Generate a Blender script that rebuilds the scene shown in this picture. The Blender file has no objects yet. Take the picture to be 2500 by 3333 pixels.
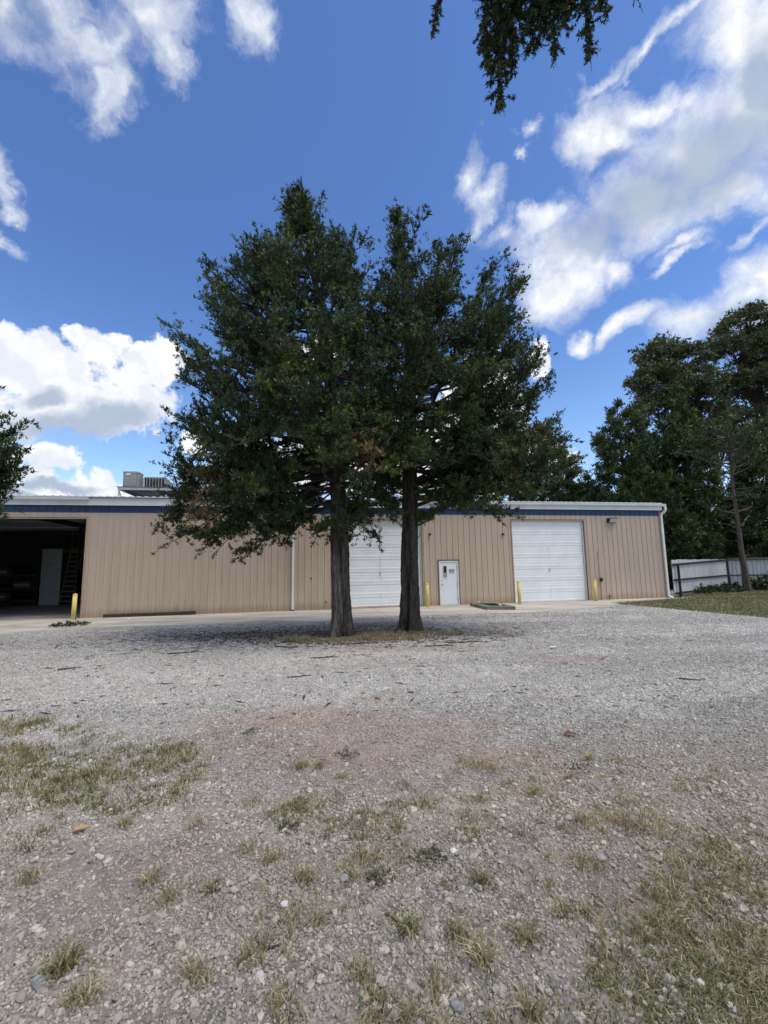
import bpy, bmesh, math, random
import numpy as np
from mathutils import Vector, Matrix, Euler

SC = bpy.context.scene
COL = SC.collection
PI = math.pi
R = math.radians

# ------------------------------------------------------------------ camera
EYE = 2.007
PITCH, ROLL = R(7.098), R(0.952)
cam_data = bpy.data.cameras.new('camera')
cam_data.sensor_fit = 'VERTICAL'
cam_data.sensor_height = 36.0
cam_data.lens = 1400.7 / 3333 * 36
cam_data.clip_start = 0.05
cam_data.clip_end = 3000
cam = bpy.data.objects.new('camera', cam_data)
COL.objects.link(cam)
_r0, _u0 = Vector((1, 0, 0)), Vector((0, -math.sin(PITCH), math.cos(PITCH)))
_f = Vector((0, math.cos(PITCH), math.sin(PITCH)))
_rt = math.cos(ROLL) * _r0 - math.sin(ROLL) * _u0
_up = math.sin(ROLL) * _r0 + math.cos(ROLL) * _u0
cam.matrix_world = Matrix(((_rt.x, _up.x, -_f.x, 0), (_rt.y, _up.y, -_f.y, 0), (_rt.z, _up.z, -_f.z, EYE), (0, 0, 0, 1)))
SC.camera = cam

# ------------------------------------------------------------------ light and exposure
SUN_ELEV, SUN_AZ = R(63), R(118)          # azimuth clockwise from +Y (the view direction)
SKY_STRENGTH = 0.1
SUN_ENERGY, SUN_ANGLE = 1.25, R(32)
EXPOSURE = 1.1
SC.view_settings.view_transform = 'Standard'
SC.view_settings.look = 'None'
SC.view_settings.exposure = EXPOSURE
SC.view_settings.gamma = 1.0
SC.view_settings.use_curve_mapping = False
SC.render.engine = 'CYCLES'
SC.cycles.max_bounces = 6
SC.cycles.diffuse_bounces = 3
SC.cycles.transparent_max_bounces = 6
SC.cycles.use_denoising = True
SC.cycles.denoising_prefilter = 'ACCURATE'
SC.cycles.denoising_input_passes = 'RGB_ALBEDO_NORMAL'

sun_data = bpy.data.lights.new('sun', 'SUN')
sun_data.energy = SUN_ENERGY
sun_data.angle = SUN_ANGLE
sun_data.color = (1.0, 0.93, 0.82)
sun = bpy.data.objects.new('sun', sun_data)
COL.objects.link(sun)
_sd = Vector((math.cos(SUN_ELEV) * math.sin(SUN_AZ), math.cos(SUN_ELEV) * math.cos(SUN_AZ), math.sin(SUN_ELEV)))
sun.rotation_euler = _sd.to_track_quat('Z', 'Y').to_euler()
sun.location = (0, 0, 60)

# clouds: azimuth, elevation (degrees), two angular radii (radians), turn
CLOUDS = {
    'puff': [(-39.6,20.6,0.099,0.063,-157), (-34.7,24.0,0.048,0.039,-135), (-33.0,25.3,0.026,0.021,66), (-36.8,24.8,0.028,0.022,-138), (-29.5,23.3,0.062,0.049,-152), (-27.7,24.9,0.037,0.032,-128), (-41.7,21.2,0.049,0.039,-136), (-42.7,22.4,0.026,0.020,-132), (-35.9,17.6,0.151,0.063,-167), (-30.5,19.1,0.073,0.053,-162), (-38.1,11.6,0.051,0.029,-170), (-40.1,8.9,0.057,0.030,-173), (-34.5,9.5,0.044,0.027,-173), (-37.0,8.4,0.104,0.026,-175), (-41.3,11.4,0.032,0.025,88), (-32.1,8.9,0.031,0.020,-174), (-23.7,15.6,0.045,0.029,-172), (-12.9,12.9,0.183,0.073,-178), (0.8,16.0,0.190,0.126,179), (13.4,18.9,0.130,0.110,94), (20.6,24.9,0.055,0.031,89), (10.6,11.4,0.227,0.053,177), (18.3,12.1,0.116,0.061,174), (-8.6,27.4,0.059,0.037,-175)],
    'big': [(34.7,36.8,0.136,0.074,172), (26.8,35.4,0.092,0.068,165), (23.3,31.2,0.060,0.050,-180), (23.1,38.9,0.037,0.024,155), (30.0,44.0,0.052,0.033,160), (35.6,43.9,0.065,0.022,160), (39.5,39.1,0.095,0.071,144), (44.2,39.8,0.091,0.057,113), (45.0,44.5,0.075,0.045,111), (44.6,46.8,0.041,0.022,128), (41.5,34.8,0.059,0.038,171), (30.4,31.8,0.033,0.022,173), (25.7,33.0,0.083,0.046,-174), (43.6,27.3,0.047,0.034,-168), (44.0,24.6,0.060,0.051,164), (40.4,26.0,0.046,0.025,-161), (37.8,25.1,0.053,0.035,164), (41.6,23.4,0.058,0.035,150), (33.5,26.4,0.041,0.017,-166), (30.6,25.9,0.037,0.016,-165), (25.8,26.0,0.022,0.015,159), (37.2,31.0,0.041,0.011,-157), (37.8,32.3,0.036,0.012,-176)],
    'wisp': [(13.1,45.0,0.031,0.020,59), (14.8,42.6,0.034,0.027,156), (14.4,40.6,0.029,0.015,90), (18.2,39.0,0.031,0.025,148), (21.3,46.2,0.014,0.014,141), (20.7,43.9,0.015,0.010,-166), (38.9,48.3,0.021,0.012,-172), (35.5,47.6,0.032,0.009,-159), (31.0,47.7,0.034,0.010,-180), (-40.0,48.8,0.051,0.040,-106), (-31.4,51.9,0.068,0.040,-144), (-34.7,46.4,0.058,0.021,75), (-43.5,46.9,0.044,0.026,-123), (-28.5,50.7,0.032,0.027,-152), (-36.1,48.4,0.049,0.032,-124), (-18.0,54.9,0.031,0.026,116), (-16.6,53.9,0.016,0.014,-173), (-44.0,34.8,0.031,0.011,91), (-43.9,32.8,0.017,0.011,-130), (-43.6,29.8,0.022,0.012,-167), (44.1,31.1,0.020,0.010,-154)],
    'gray': [(36.1,36.9,0.140,0.066,174), (42.0,38.4,0.092,0.066,153), (29.5,36.0,0.092,0.052,174), (45.6,41.4,0.070,0.028,89), (29.5,35.6,0.064,0.038,174), (31.8,41.6,0.038,0.013,173), (-36.6,15.3,0.127,0.036,-170), (-32.7,17.2,0.084,0.030,-169), (-39.5,17.8,0.040,0.024,-162), (41.7,23.8,0.069,0.031,-177), (-43.6,47.4,0.043,0.025,-123), (-37.8,8.9,0.082,0.012,-174)],
}

class NT:
    """small node-tree writer"""
    def __init__(s, tree):
        s.t = tree
        s.t.nodes.clear()
    def n(s, kind, **kw):
        o = s.t.nodes.new(kind)
        for k, v in kw.items():
            setattr(o, k, v)
        return o
    def l(s, a, b):
        s.t.links.new(a, b)
    def put(s, sock, v):
        if hasattr(v, 'is_linked'):
            s.l(v, sock)
        else:
            sock.default_value = v
    def m(s, op, a, b=0.0, c=None, clamp=False):
        o = s.n('ShaderNodeMath', operation=op, use_clamp=clamp)
        s.put(o.inputs[0], a); s.put(o.inputs[1], b)
        if c is not None: s.put(o.inputs[2], c)
        return o.outputs[0]
    def ramp(s, v, a, b, lo=0.0, hi=1.0, smooth=True):
        o = s.n('ShaderNodeMapRange')
        o.interpolation_type = 'SMOOTHSTEP' if smooth else 'LINEAR'
        s.put(o.inputs[0], v); s.put(o.inputs[1], a); s.put(o.inputs[2], b); s.put(o.inputs[3], lo); s.put(o.inputs[4], hi)
        return o.outputs[0]
    def noise(s, vec, scale, detail=4.0, rough=0.55, dist=0.0, color=False):
        o = s.n('ShaderNodeTexNoise')
        if vec is not None: s.l(vec, o.inputs['Vector'])
        o.inputs['Scale'].default_value = scale; o.inputs['Detail'].default_value = detail
        o.inputs['Roughness'].default_value = rough; o.inputs['Distortion'].default_value = dist
        return o.outputs['Color' if color else 'Fac']
    def mapping(s, vec, loc=(0, 0, 0), rot=(0, 0, 0), scale=(1, 1, 1), kind='POINT'):
        o = s.n('ShaderNodeMapping', vector_type=kind)
        s.l(vec, o.inputs[0])
        o.inputs['Location'].default_value = loc; o.inputs['Rotation'].default_value = rot; o.inputs['Scale'].default_value = scale
        return o.outputs[0]
    def vmath(s, op, a, b=None):
        o = s.n('ShaderNodeVectorMath', operation=op)
        s.put(o.inputs[0], a)
        if b is not None: s.put(o.inputs[1], b)
        return o.outputs['Value'] if op in ('LENGTH', 'DOT_PRODUCT') else o.outputs[0]
    def mix(s, fac, a, b, blend='MIX'):
        o = s.n('ShaderNodeMix', data_type='RGBA', blend_type=blend)
        s.put(o.inputs[0], fac)
        for i, v in ((6, a), (7, b)):
            s.put(o.inputs[i], v if hasattr(v, 'is_linked') else (*v[:3], 1.0))
        return o.outputs[2]
    def blobs(s, vec, items):
        """largest of 1 - normalised distance over a list of (location, euler, scale)"""
        out = None
        for loc, rot, sca in items:
            v = s.m('SUBTRACT', 1.0, s.vmath('LENGTH', s.mapping(vec, loc, rot, sca, 'TEXTURE')))
            out = v if out is None else s.m('SMOOTH_MAX', out, v, 0.25)
        return out

def sky_blobs(t, vec, items):
    """the same over patches of sky: each an ellipse about a direction, given by its two scaled tangents"""
    out = None
    for e1, e2 in items:
        x = t.vmath('DOT_PRODUCT', vec, tuple(e1)); y = t.vmath('DOT_PRODUCT', vec, tuple(e2))
        r = t.m('SQRT', t.m('MULTIPLY_ADD', x, x, t.m('MULTIPLY', y, y)))
        v = t.m('SUBTRACT', 1.0, r)
        out = v if out is None else t.m('SMOOTH_MAX', out, v, 0.25)
    return out

def dirframe(az, el, ra, rb, turn):
    a, e = R(az), R(el)
    c = Vector((math.cos(e) * math.sin(a), math.cos(e) * math.cos(a), math.sin(e)))
    E = Vector((math.cos(a), -math.sin(a), 0)); U = E.cross(c)
    if U.z < 0: U = -U
    t = R(turn)
    e1 = E * math.cos(t) + U * math.sin(t); e2 = -E * math.sin(t) + U * math.cos(t)
    return e1 / ra, e2 / rb

def build_world():
    w = bpy.data.worlds.new('World')
    SC.world = w
    w.use_nodes = True
    t = NT(w.node_tree)
    tc = t.n('ShaderNodeTexCoord').outputs['Generated']
    sky = t.n('ShaderNodeTexSky', sky_type='NISHITA')
    sky.sun_disc = False
    sky.sun_elevation = SUN_ELEV
    sky.sun_rotation = SUN_AZ
    sky.air_density = 1.0; sky.dust_density = 0.25; sky.ozone_density = 2.5; sky.altitude = 300
    sky_col = sky.outputs[0]
    hs = t.n('ShaderNodeHueSaturation'); t.l(sky_col, hs.inputs['Color'])
    hs.inputs['Saturation'].default_value = 1.0; hs.inputs['Value'].default_value = 1.0
    sz = t.n('ShaderNodeSeparateXYZ'); t.l(tc, sz.inputs[0])
    sky_col = t.mix(1.0, hs.outputs[0], t.mix(t.ramp(sz.outputs[2], 0.05, 0.55), (0.92, 0.96, 0.98), (0.54, 0.68, 0.90)), 'MULTIPLY')
    # domain warp
    def warp(scale, amp, detail=5.0):
        c = t.noise(tc, scale, detail, 0.6, color=True)
        return t.vmath('ADD', tc, t.vmath('MULTIPLY', t.vmath('SUBTRACT', c, (0.5, 0.5, 0.5)), (amp, amp, amp)))
    wp = warp(10.0, 0.075, 8.0)
    wb = warp(7.0, 0.13, 9.0)
    ww = warp(8.0, 0.17, 9.0)
    fr = lambda g: [dirframe(*q) for q in CLOUDS[g]]
    n_puff = t.noise(tc, 24.0, 9.0, 0.6)
    n_big = t.noise(wb, 8.0, 10.0, 0.62)
    n_wisp = t.noise(t.mapping(ww, (0, 0, 0), (0, 0, 0.3), (1, 1, 0.6)), 10.0, 10.0, 0.66)
    puff_f = sky_blobs(t, wp, fr('puff')); big_f = sky_blobs(t, wb, fr('big')); wisp_f = sky_blobs(t, ww, [(a * 0.8, b * 0.8) for a, b in fr('wisp')])
    n_fine = t.noise(wb, 26.0, 7.0, 0.62)
    puff = t.ramp(t.m('ADD', puff_f, t.m('MULTIPLY', t.m('SUBTRACT', n_puff, 0.5), 1.7)), 0.0, 0.30)
    big = t.ramp(t.m('ADD', t.m('ADD', big_f, t.m('MULTIPLY', t.m('SUBTRACT', n_fine, 0.5), 0.9)), t.m('MULTIPLY', t.m('SUBTRACT', n_big, 0.5), 2.0)), -0.42, 0.95)
    wisp = t.ramp(t.m('ADD', wisp_f, t.m('MULTIPLY', t.m('SUBTRACT', n_wisp, 0.5), 2.7)), -0.35, 1.5)
    wisp = t.m('MULTIPLY', wisp, 0.92)
    # broken cloud added out of view, made denser to raise the ambient light
    out_n = t.ramp(t.noise(t.mapping(tc, (3.1, 1.7, 0.4), (0, 0, 0), (1, 1, 2.2)), 2.6, 8.0, 0.56), 0.42, 0.58)
    sep = t.n('ShaderNodeSeparateXYZ'); t.l(tc, sep.inputs[0])
    inview = t.vmath('DOT_PRODUCT', tc, tuple(Vector((0, math.cos(R(24)), math.sin(R(24))))))
    out_n = t.m('MULTIPLY', out_n, t.ramp(inview, 0.55, 0.70, 1.0, 0.0))
    out_n = t.m('MULTIPLY', out_n, t.ramp(sep.outputs[2], 0.02, 0.1))
    dens = t.m('MULTIPLY', t.m('MAXIMUM', t.m('MAXIMUM', puff, big), wisp), t.ramp(inview, 0.40, 0.52))
    dens = t.m('MAXIMUM', dens, out_n)
    # thick cloud is greyer below and in the middle
    gray = t.ramp(t.m('ADD', sky_blobs(t, wp, fr('gray')), t.m('MULTIPLY', t.m('SUBTRACT', n_big, 0.5), 0.55)), -0.12, 0.62)
    bill = t.ramp(t.noise(wp, 17.0, 5.0, 0.55), 0.38, 0.62)
    white = t.mix(bill, (3.9, 4.1, 4.5), (5.0, 5.05, 5.1))
    ccol = t.mix(t.m('MULTIPLY', gray, 0.92), white, (2.0, 2.4, 3.1))
    thin = t.mix(t.m('POWER', dens, 0.8), sky_col, ccol)
    bg = t.n('ShaderNodeBackground')
    t.l(thin, bg.inputs[0]); bg.inputs[1].default_value = SKY_STRENGTH
    out = t.n('ShaderNodeOutputWorld'); t.l(bg.outputs[0], out.inputs[0])
    w.cycles.sampling_method = 'MANUAL'
    w.cycles.sample_map_resolution = 1024
build_world()

# ------------------------------------------------------------------ helpers
def label(o, text=None, cat=None, group=None, kind=None):
    if text: o['label'] = text
    if cat: o['category'] = cat
    if group: o['group'] = group
    if kind: o['kind'] = kind
    return o

def empty(name, loc=(0, 0, 0), rz=0.0, text=None, cat=None, group=None):
    o = bpy.data.objects.new(name, None)
    o.empty_display_size = 0.2
    o.location = loc; o.rotation_euler = (0, 0, rz)
    COL.objects.link(o)
    return label(o, text, cat, group)

def link(name, me, mat=None, parent=None, loc=None, rot=None):
    o = bpy.data.objects.new(name, me)
    if mat is not None and not me.materials: me.materials.append(mat)
    COL.objects.link(o)
    if parent is not None: o.parent = parent
    if loc is not None: o.location = loc
    if rot is not None: o.rotation_euler = rot
    return o

class MB:
    """collects shapes; build() links them as one mesh object"""
    def __init__(s):
        s.v, s.f = [], []
    def add(s, vs, fs):
        k = len(s.v); s.v += [tuple(p) for p in vs]; s.f += [tuple(i + k for i in f) for f in fs]
        return s
    def box(s, x0, x1, y0, y1, z0, z1):
        return s.add([(x0, y0, z0), (x1, y0, z0), (x1, y1, z0), (x0, y1, z0), (x0, y0, z1), (x1, y0, z1), (x1, y1, z1), (x0, y1, z1)],
                     [(0, 3, 2, 1), (4, 5, 6, 7), (0, 1, 5, 4), (1, 2, 6, 5), (2, 3, 7, 6), (3, 0, 4, 7)])
    def bar(s, a, b, w=0.05, h=None, up=(0, 0, 1)):
        h = h or w
        a, b = Vector(a), Vector(b); d = (b - a).normalized(); u = Vector(up)
        if abs(d.dot(u)) > 0.95: u = Vector((0, 1, 0))
        sd = d.cross(u).normalized() * w / 2; u2 = sd.cross(d).normalized() * h / 2
        vs = []
        for p in (a, b): vs += [p - sd - u2, p + sd - u2, p + sd + u2, p - sd + u2]
        return s.add(vs, [(0, 1, 2, 3), (7, 6, 5, 4), (0, 4, 5, 1), (1, 5, 6, 2), (2, 6, 7, 3), (3, 7, 4, 0)])
    def tube(s, pts, rad, n=8, cap=True):
        pts = [Vector(p) for p in pts]
        rs = rad if hasattr(rad, '__len__') else [rad] * len(pts)
        rings = []
        prev = None
        for i, p in enumerate(pts):
            d = (pts[min(i + 1, len(pts) - 1)] - pts[max(i - 1, 0)]).normalized()
            u = prev if prev is not None else (Vector((1, 0, 0)) if abs(d.x) < 0.9 else Vector((0, 1, 0)))
            u = (u - d * u.dot(d)).normalized(); prev = u
            w = d.cross(u)
            rings.append([p + (u * math.cos(2 * PI * k / n) + w * math.sin(2 * PI * k / n)) * rs[i] for k in range(n)])
        vs = [q for r in rings for q in r]; fs = []
        for i in range(len(pts) - 1):
            for k in range(n):
                fs.append((i * n + k, i * n + (k + 1) % n, (i + 1) * n + (k + 1) % n, (i + 1) * n + k))
        if cap:
            fs.append(tuple(range(n))[::-1]); fs.append(tuple((len(pts) - 1) * n + k for k in range(n)))
        return s.add(vs, fs)
    def rsweep(s, pts, w, d):
        """rectangular pipe in the local x/z plane, w along the path's side, d along y"""
        pts = [Vector(p) for p in pts]; vs = []; fs = []
        for i, p in enumerate(pts):
            t = (pts[min(i + 1, len(pts) - 1)] - pts[max(i - 1, 0)]).normalized()
            up = Vector((1, 0, 0)); up = (up - t * up.dot(t))
            if up.length < 0.2: up = Vector((0, 0, 1)); up = up - t * up.dot(t)
            up.normalize(); sd = t.cross(up)
            vs += [p - up * w / 2 - sd * d / 2, p + up * w / 2 - sd * d / 2, p + up * w / 2 + sd * d / 2, p - up * w / 2 + sd * d / 2]
        for i in range(len(pts) - 1):
            for k in range(4): fs.append((i * 4 + k, i * 4 + (k + 1) % 4, i * 4 + 4 + (k + 1) % 4, i * 4 + 4 + k))
        fs += [(3, 2, 1, 0), tuple(len(vs) - 4 + k for k in range(4))]
        return s.add(vs, fs)
    def lathe(s, prof, n=16, c=(0, 0, 0)):
        vs = [(c[0] + r * math.cos(2 * PI * k / n), c[1] + r * math.sin(2 * PI * k / n), c[2] + z) for r, z in prof for k in range(n)]
        fs = [(i * n + k, i * n + (k + 1) % n, (i + 1) * n + (k + 1) % n, (i + 1) * n + k) for i in range(len(prof) - 1) for k in range(n)]
        fs += [tuple(range(n))[::-1], tuple((len(prof) - 1) * n + k for k in range(n))]
        return s.add(vs, fs)
    def mesh(s, name, smooth=False):
        me = bpy.data.meshes.new(name); me.from_pydata(s.v, [], s.f); me.update()
        if smooth:
            me.polygons.foreach_set('use_smooth', [True] * len(me.polygons))
        return me
    def build(s, name, mat, parent=None, bevel=0.0, smooth=False, loc=None, rot=None):
        me = s.mesh(name, smooth)
        bm = bmesh.new(); bm.from_mesh(me)
        bmesh.ops.recalc_face_normals(bm, faces=bm.faces)
        if bevel: bmesh.ops.bevel(bm, geom=bm.edges[:], offset=bevel, segments=2, affect='EDGES', profile=0.5)
        bm.to_mesh(me); bm.free()
        return link(name, me, mat, parent, loc, rot)

def np_mesh(name, V, Q, tint=None, nside=4, smooth=False):
    """mesh straight from numpy: V (n,3), Q (m,nside)"""
    me = bpy.data.meshes.new(name)
    V = np.asarray(V, np.float32); Q = np.asarray(Q, np.int32)
    me.vertices.add(len(V)); me.vertices.foreach_set('co', V.ravel())
    me.loops.add(Q.size); me.loops.foreach_set('vertex_index', Q.ravel())
    me.polygons.add(len(Q))
    me.polygons.foreach_set('loop_start', np.arange(0, Q.size, nside, dtype=np.int32))
    me.polygons.foreach_set('loop_total', np.full(len(Q), nside, np.int32))
    if smooth: me.polygons.foreach_set('use_smooth', np.ones(len(Q), bool))
    me.update(calc_edges=True)
    if tint is not None:
        a = me.attributes.new('tint', 'FLOAT_COLOR', 'POINT')
        c = np.ones((len(V), 4), np.float32); c[:, :3] = tint
        a.data.foreach_set('color', c.ravel())
    return me

# ------------------------------------------------------------------ materials
MAT = {}
def new_mat(name):
    m = bpy.data.materials.new(name); m.use_nodes = True
    t = NT(m.node_tree)
    p = t.n('ShaderNodeBsdfPrincipled'); o = t.n('ShaderNodeOutputMaterial')
    t.l(p.outputs[0], o.inputs[0])
    MAT[name] = m
    return m, t, p
def bump(t, p, h, strength=0.4, dist=0.02):
    b = t.n('ShaderNodeBump'); t.l(h, b.inputs['Height'])
    b.inputs['Strength'].default_value = strength; b.inputs['Distance'].default_value = dist
    t.l(b.outputs[0], p.inputs['Normal'])
def obj_coord(t):
    return t.n('ShaderNodeTexCoord').outputs['Object']
def geo_pos(t):
    return t.n('ShaderNodeNewGeometry').outputs['Position']

def plain(name, col, rough=0.6, metal=0.0, var=0.18, scale=6.0, spec=0.4, grime=None):
    m, t, p = new_mat(name)
    c = geo_pos(t)
    n = t.noise(c, scale, 5.0, 0.6)
    lo = tuple(x * (1 - var) for x in col); hi = tuple(min(1, x * (1 + var)) for x in col)
    colr = t.mix(t.ramp(n, 0.3, 0.7), lo, hi)
    if grime:
        g = t.ramp(t.noise(c, 1.7, 6.0, 0.65), 0.52, 0.75)
        colr = t.mix(t.m('MULTIPLY', g, grime[1]), colr, grime[0])
    t.l(colr, p.inputs['Base Color'])
    p.inputs['Roughness'].default_value = rough; p.inputs['Metallic'].default_value = metal
    p.inputs['Specular IOR Level'].default_value = spec
    bump(t, p, t.noise(c, scale * 14, 3.0, 0.6), 0.12, 0.004)
    return m

def siding_mat(name, col, dirt):
    m, t, p = new_mat(name)
    c = geo_pos(t)
    st = t.mapping(c, (0, 0, 0), (0, 0, R(-10.86)), (3.0, 3.0, 0.22))
    n = t.noise(st, 2.2, 5.0, 0.6)
    colr = t.mix(t.ramp(n, 0.25, 0.75), tuple(x * 0.9 for x in col), tuple(x * 1.08 for x in col))
    fade = t.noise(t.mapping(c, (3, 1, 0), (0, 0, 0), (0.35, 0.35, 0.5)), 1.0, 4.0, 0.6)
    colr = t.mix(t.m('MULTIPLY', t.ramp(fade, 0.35, 0.65), 0.35), colr, tuple(x * y for x, y in zip(col, (0.88, 0.86, 0.86))))
    run = t.noise(t.mapping(c, (0, 0, 0), (0, 0, R(-10.86)), (9.0, 9.0, 0.10)), 2.0, 3.0, 0.5)
    colr = t.mix(t.m('MULTIPLY', t.ramp(run, 0.62, 0.78), 0.35), colr, tuple(x * 0.7 for x in col))
    sp = t.noise(c, 55.0, 3.0, 0.7)
    colr = t.mix(t.m('MULTIPLY', t.ramp(sp, 0.5, 0.7), 0.35), colr, tuple(x * 0.72 for x in col))
    z = t.n('ShaderNodeSeparateXYZ'); t.l(c, z.inputs[0])
    # splashed-up soil along the foot of the sheets
    low = t.m('ADD', t.ramp(z.outputs[2], 0.0, 0.75, 1.0, 0.0), t.m('MULTIPLY', t.m('SUBTRACT', t.noise(st, 3.0, 5.0, 0.6), 0.5), 1.1))
    colr = t.mix(t.m('MULTIPLY', t.ramp(low, 0.35, 1.2), dirt), colr, (0.21, 0.115, 0.055))
    t.l(colr, p.inputs['Base Color'])
    p.inputs['Roughness'].default_value = 0.55; p.inputs['Specular IOR Level'].default_value = 0.35
    bump(t, p, t.noise(c, 60.0, 2.0, 0.6), 0.10, 0.003)
    return m

siding_mat('tan_siding', (0.47, 0.382, 0.30), 0.5)
siding_mat('blue_trim', (0.024, 0.062, 0.145), 0.0)
plain('tan_trim', (0.36, 0.27, 0.19), 0.55)
plain('brown_trim', (0.16, 0.115, 0.08), 0.6)
plain('white_metal', (0.66, 0.68, 0.69), 0.5, var=0.06, scale=2.0, grime=((0.42, 0.4, 0.36), 0.3))
plain('fascia_white', (0.60, 0.63, 0.65), 0.5, var=0.06, scale=1.2, grime=((0.4, 0.4, 0.38), 0.3))
plain('door_white', (0.70, 0.74, 0.80), 0.45, var=0.03, scale=3.0, grime=((0.55, 0.53, 0.48), 0.25))
plain('roof_metal', (0.55, 0.57, 0.58), 0.45, var=0.08, scale=1.0)
plain('dark_metal', (0.035, 0.033, 0.032), 0.5, var=0.3)
plain('steel', (0.35, 0.36, 0.37), 0.35, metal=0.8)
plain('galvanised', (0.40, 0.42, 0.43), 0.45, metal=0.3)
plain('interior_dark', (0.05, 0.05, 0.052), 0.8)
plain('interior_panel', (0.30, 0.33, 0.36), 0.6, var=0.08)
plain('rack_dark', (0.018, 0.017, 0.022), 0.6)
plain('rack_wood', (0.12, 0.10, 0.08), 0.8)
plain('ladder_yellow', (0.16, 0.125, 0.03), 0.6)
plain('bollard_yellow', (0.62, 0.48, 0.14), 0.5, var=0.1, scale=4.0, grime=((0.45, 0.32, 0.10), 0.45))
plain('timber', (0.045, 0.038, 0.033), 0.9, var=0.4, scale=9.0)
plain('rust_steel', (0.026, 0.015, 0.013), 0.7, var=0.35)
plain('ac_gray', (0.33, 0.33, 0.32), 0.5, var=0.05)
plain('ac_dark', (0.03, 0.033, 0.04), 0.6)
plain('conduit_tan', (0.50, 0.41, 0.31), 0.5)
plain('black_plastic', (0.012, 0.012, 0.013), 0.5)
plain('lamp_glass', (0.55, 0.57, 0.56), 0.25, var=0.05)
plain('sign_blue', (0.03, 0.10, 0.22), 0.5, var=0.05)
plain('sign_white', (0.72, 0.76, 0.78), 0.5, var=0.03)
plain('sign_black', (0.02, 0.025, 0.03), 0.5, var=0.05)
plain('paper_note', (0.42, 0.40, 0.33), 0.8)
plain('white_stone', (0.66, 0.65, 0.61), 0.8, var=0.12, scale=20)
plain('curb_stone', (0.30, 0.30, 0.30), 0.85, var=0.25, scale=25)
plain('twig_wood', (0.055, 0.045, 0.038), 0.9, var=0.35, scale=12)
plain('dry_leaf', (0.50, 0.33, 0.13), 0.8)
plain('soffit', (0.25, 0.25, 0.25), 0.7)
plain('red_scrap', (0.13, 0.05, 0.03), 0.8)

def door_mat():
    m, t, p = new_mat('door_panel')
    c = geo_pos(t); oc = obj_coord(t)
    sep = t.n('ShaderNodeSeparateXYZ'); t.l(oc, sep.inputs[0])
    colr = t.mix(t.ramp(t.noise(c, 1.3, 6.0, 0.65), 0.35, 0.7), (0.78, 0.80, 0.83), (0.71, 0.73, 0.76))
    mid = t.ramp(t.m('ABSOLUTE', t.m('SUBTRACT', sep.outputs[0], 2.03)), 0.0, 0.10, 1.0, 0.0)
    sm = t.m('MULTIPLY', mid, t.ramp(t.noise(t.mapping(c, (0, 0, 0), (0, 0, 0), (3, 3, 1.2)), 1.6, 5.0, 0.7), 0.44, 0.66))
    sm = t.m('MAXIMUM', t.m('MULTIPLY', sm, 0.6), t.m('MULTIPLY', t.ramp(t.noise(t.mapping(c, (0, 0, 0), (0, 0, 0), (0.8, 0.8, 2.5)), 2.2, 6.0, 0.7), 0.6, 0.78), 0.35))
    colr = t.mix(sm, colr, (0.36, 0.36, 0.35))
    t.l(colr, p.inputs['Base Color']); p.inputs['Roughness'].default_value = 0.45
door_mat()

def fence_mat():
    m, t, p = new_mat('fence_sheet_metal')
    c = geo_pos(t)
    st = t.mapping(c, (0, 0, 0), (0, 0, 0), (4.0, 4.0, 0.35))
    n = t.noise(st, 2.5, 6.0, 0.65)
    colr = t.mix(t.ramp(n, 0.3, 0.72), (0.36, 0.375, 0.385), (0.56, 0.58, 0.60))
    t.l(colr, p.inputs['Base Color']); p.inputs['Roughness'].default_value = 0.6
    bump(t, p, t.noise(c, 30, 3), 0.1, 0.004)
fence_mat()

def glass_mat():
    m, t, p = new_mat('dark_glass')
    p.inputs['Base Color'].default_value = (0.015, 0.018, 0.016, 1)
    p.inputs['Roughness'].default_value = 0.08
    n = t.noise(geo_pos(t), 3.0, 3.0)
    bump(t, p, n, 0.03, 0.01)
glass_mat()

def concrete_mat(name, base, stain):
    m, t, p = new_mat(name)
    c = geo_pos(t)
    st = t.mapping(c, (0, 0, 0), (0, 0, R(-10.86)), (0.30, 1.5, 1.0))
    big = t.noise(st, 1.1, 7.0, 0.62)
    colr = t.mix(t.ramp(big, 0.34, 0.66), tuple(x * 0.68 for x in base), tuple(x * 1.12 for x in base))
    soil = t.ramp(t.noise(st, 2.3, 7.0, 0.66, 0.6), 0.54, 0.72)
    colr = t.mix(t.m('MULTIPLY', soil, 0.7), colr, stain)
    fine = t.noise(c, 26.0, 6.0, 0.7)
    colr = t.mix(t.m('MULTIPLY', t.ramp(fine, 0.55, 0.75), 0.4), colr, tuple(x * 0.5 for x in base))
    t.l(colr, p.inputs['Base Color']); p.inputs['Roughness'].default_value = 0.88
    p.inputs['Specular IOR Level'].default_value = 0.25
    bump(t, p, t.noise(c, 80, 4, 0.7), 0.25, 0.005)
concrete_mat('concrete', (0.50, 0.46, 0.40), (0.20, 0.16, 0.125))
concrete_mat('curb_concrete', (0.22, 0.215, 0.175), (0.10, 0.10, 0.085))
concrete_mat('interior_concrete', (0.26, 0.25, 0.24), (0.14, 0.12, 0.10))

def ellipse_field(t, c, items):
    return t.blobs(c, [((x, y, 0), (0, 0, R(a)), (rx, ry, 9.0)) for x, y, rx, ry, a in items])

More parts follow.
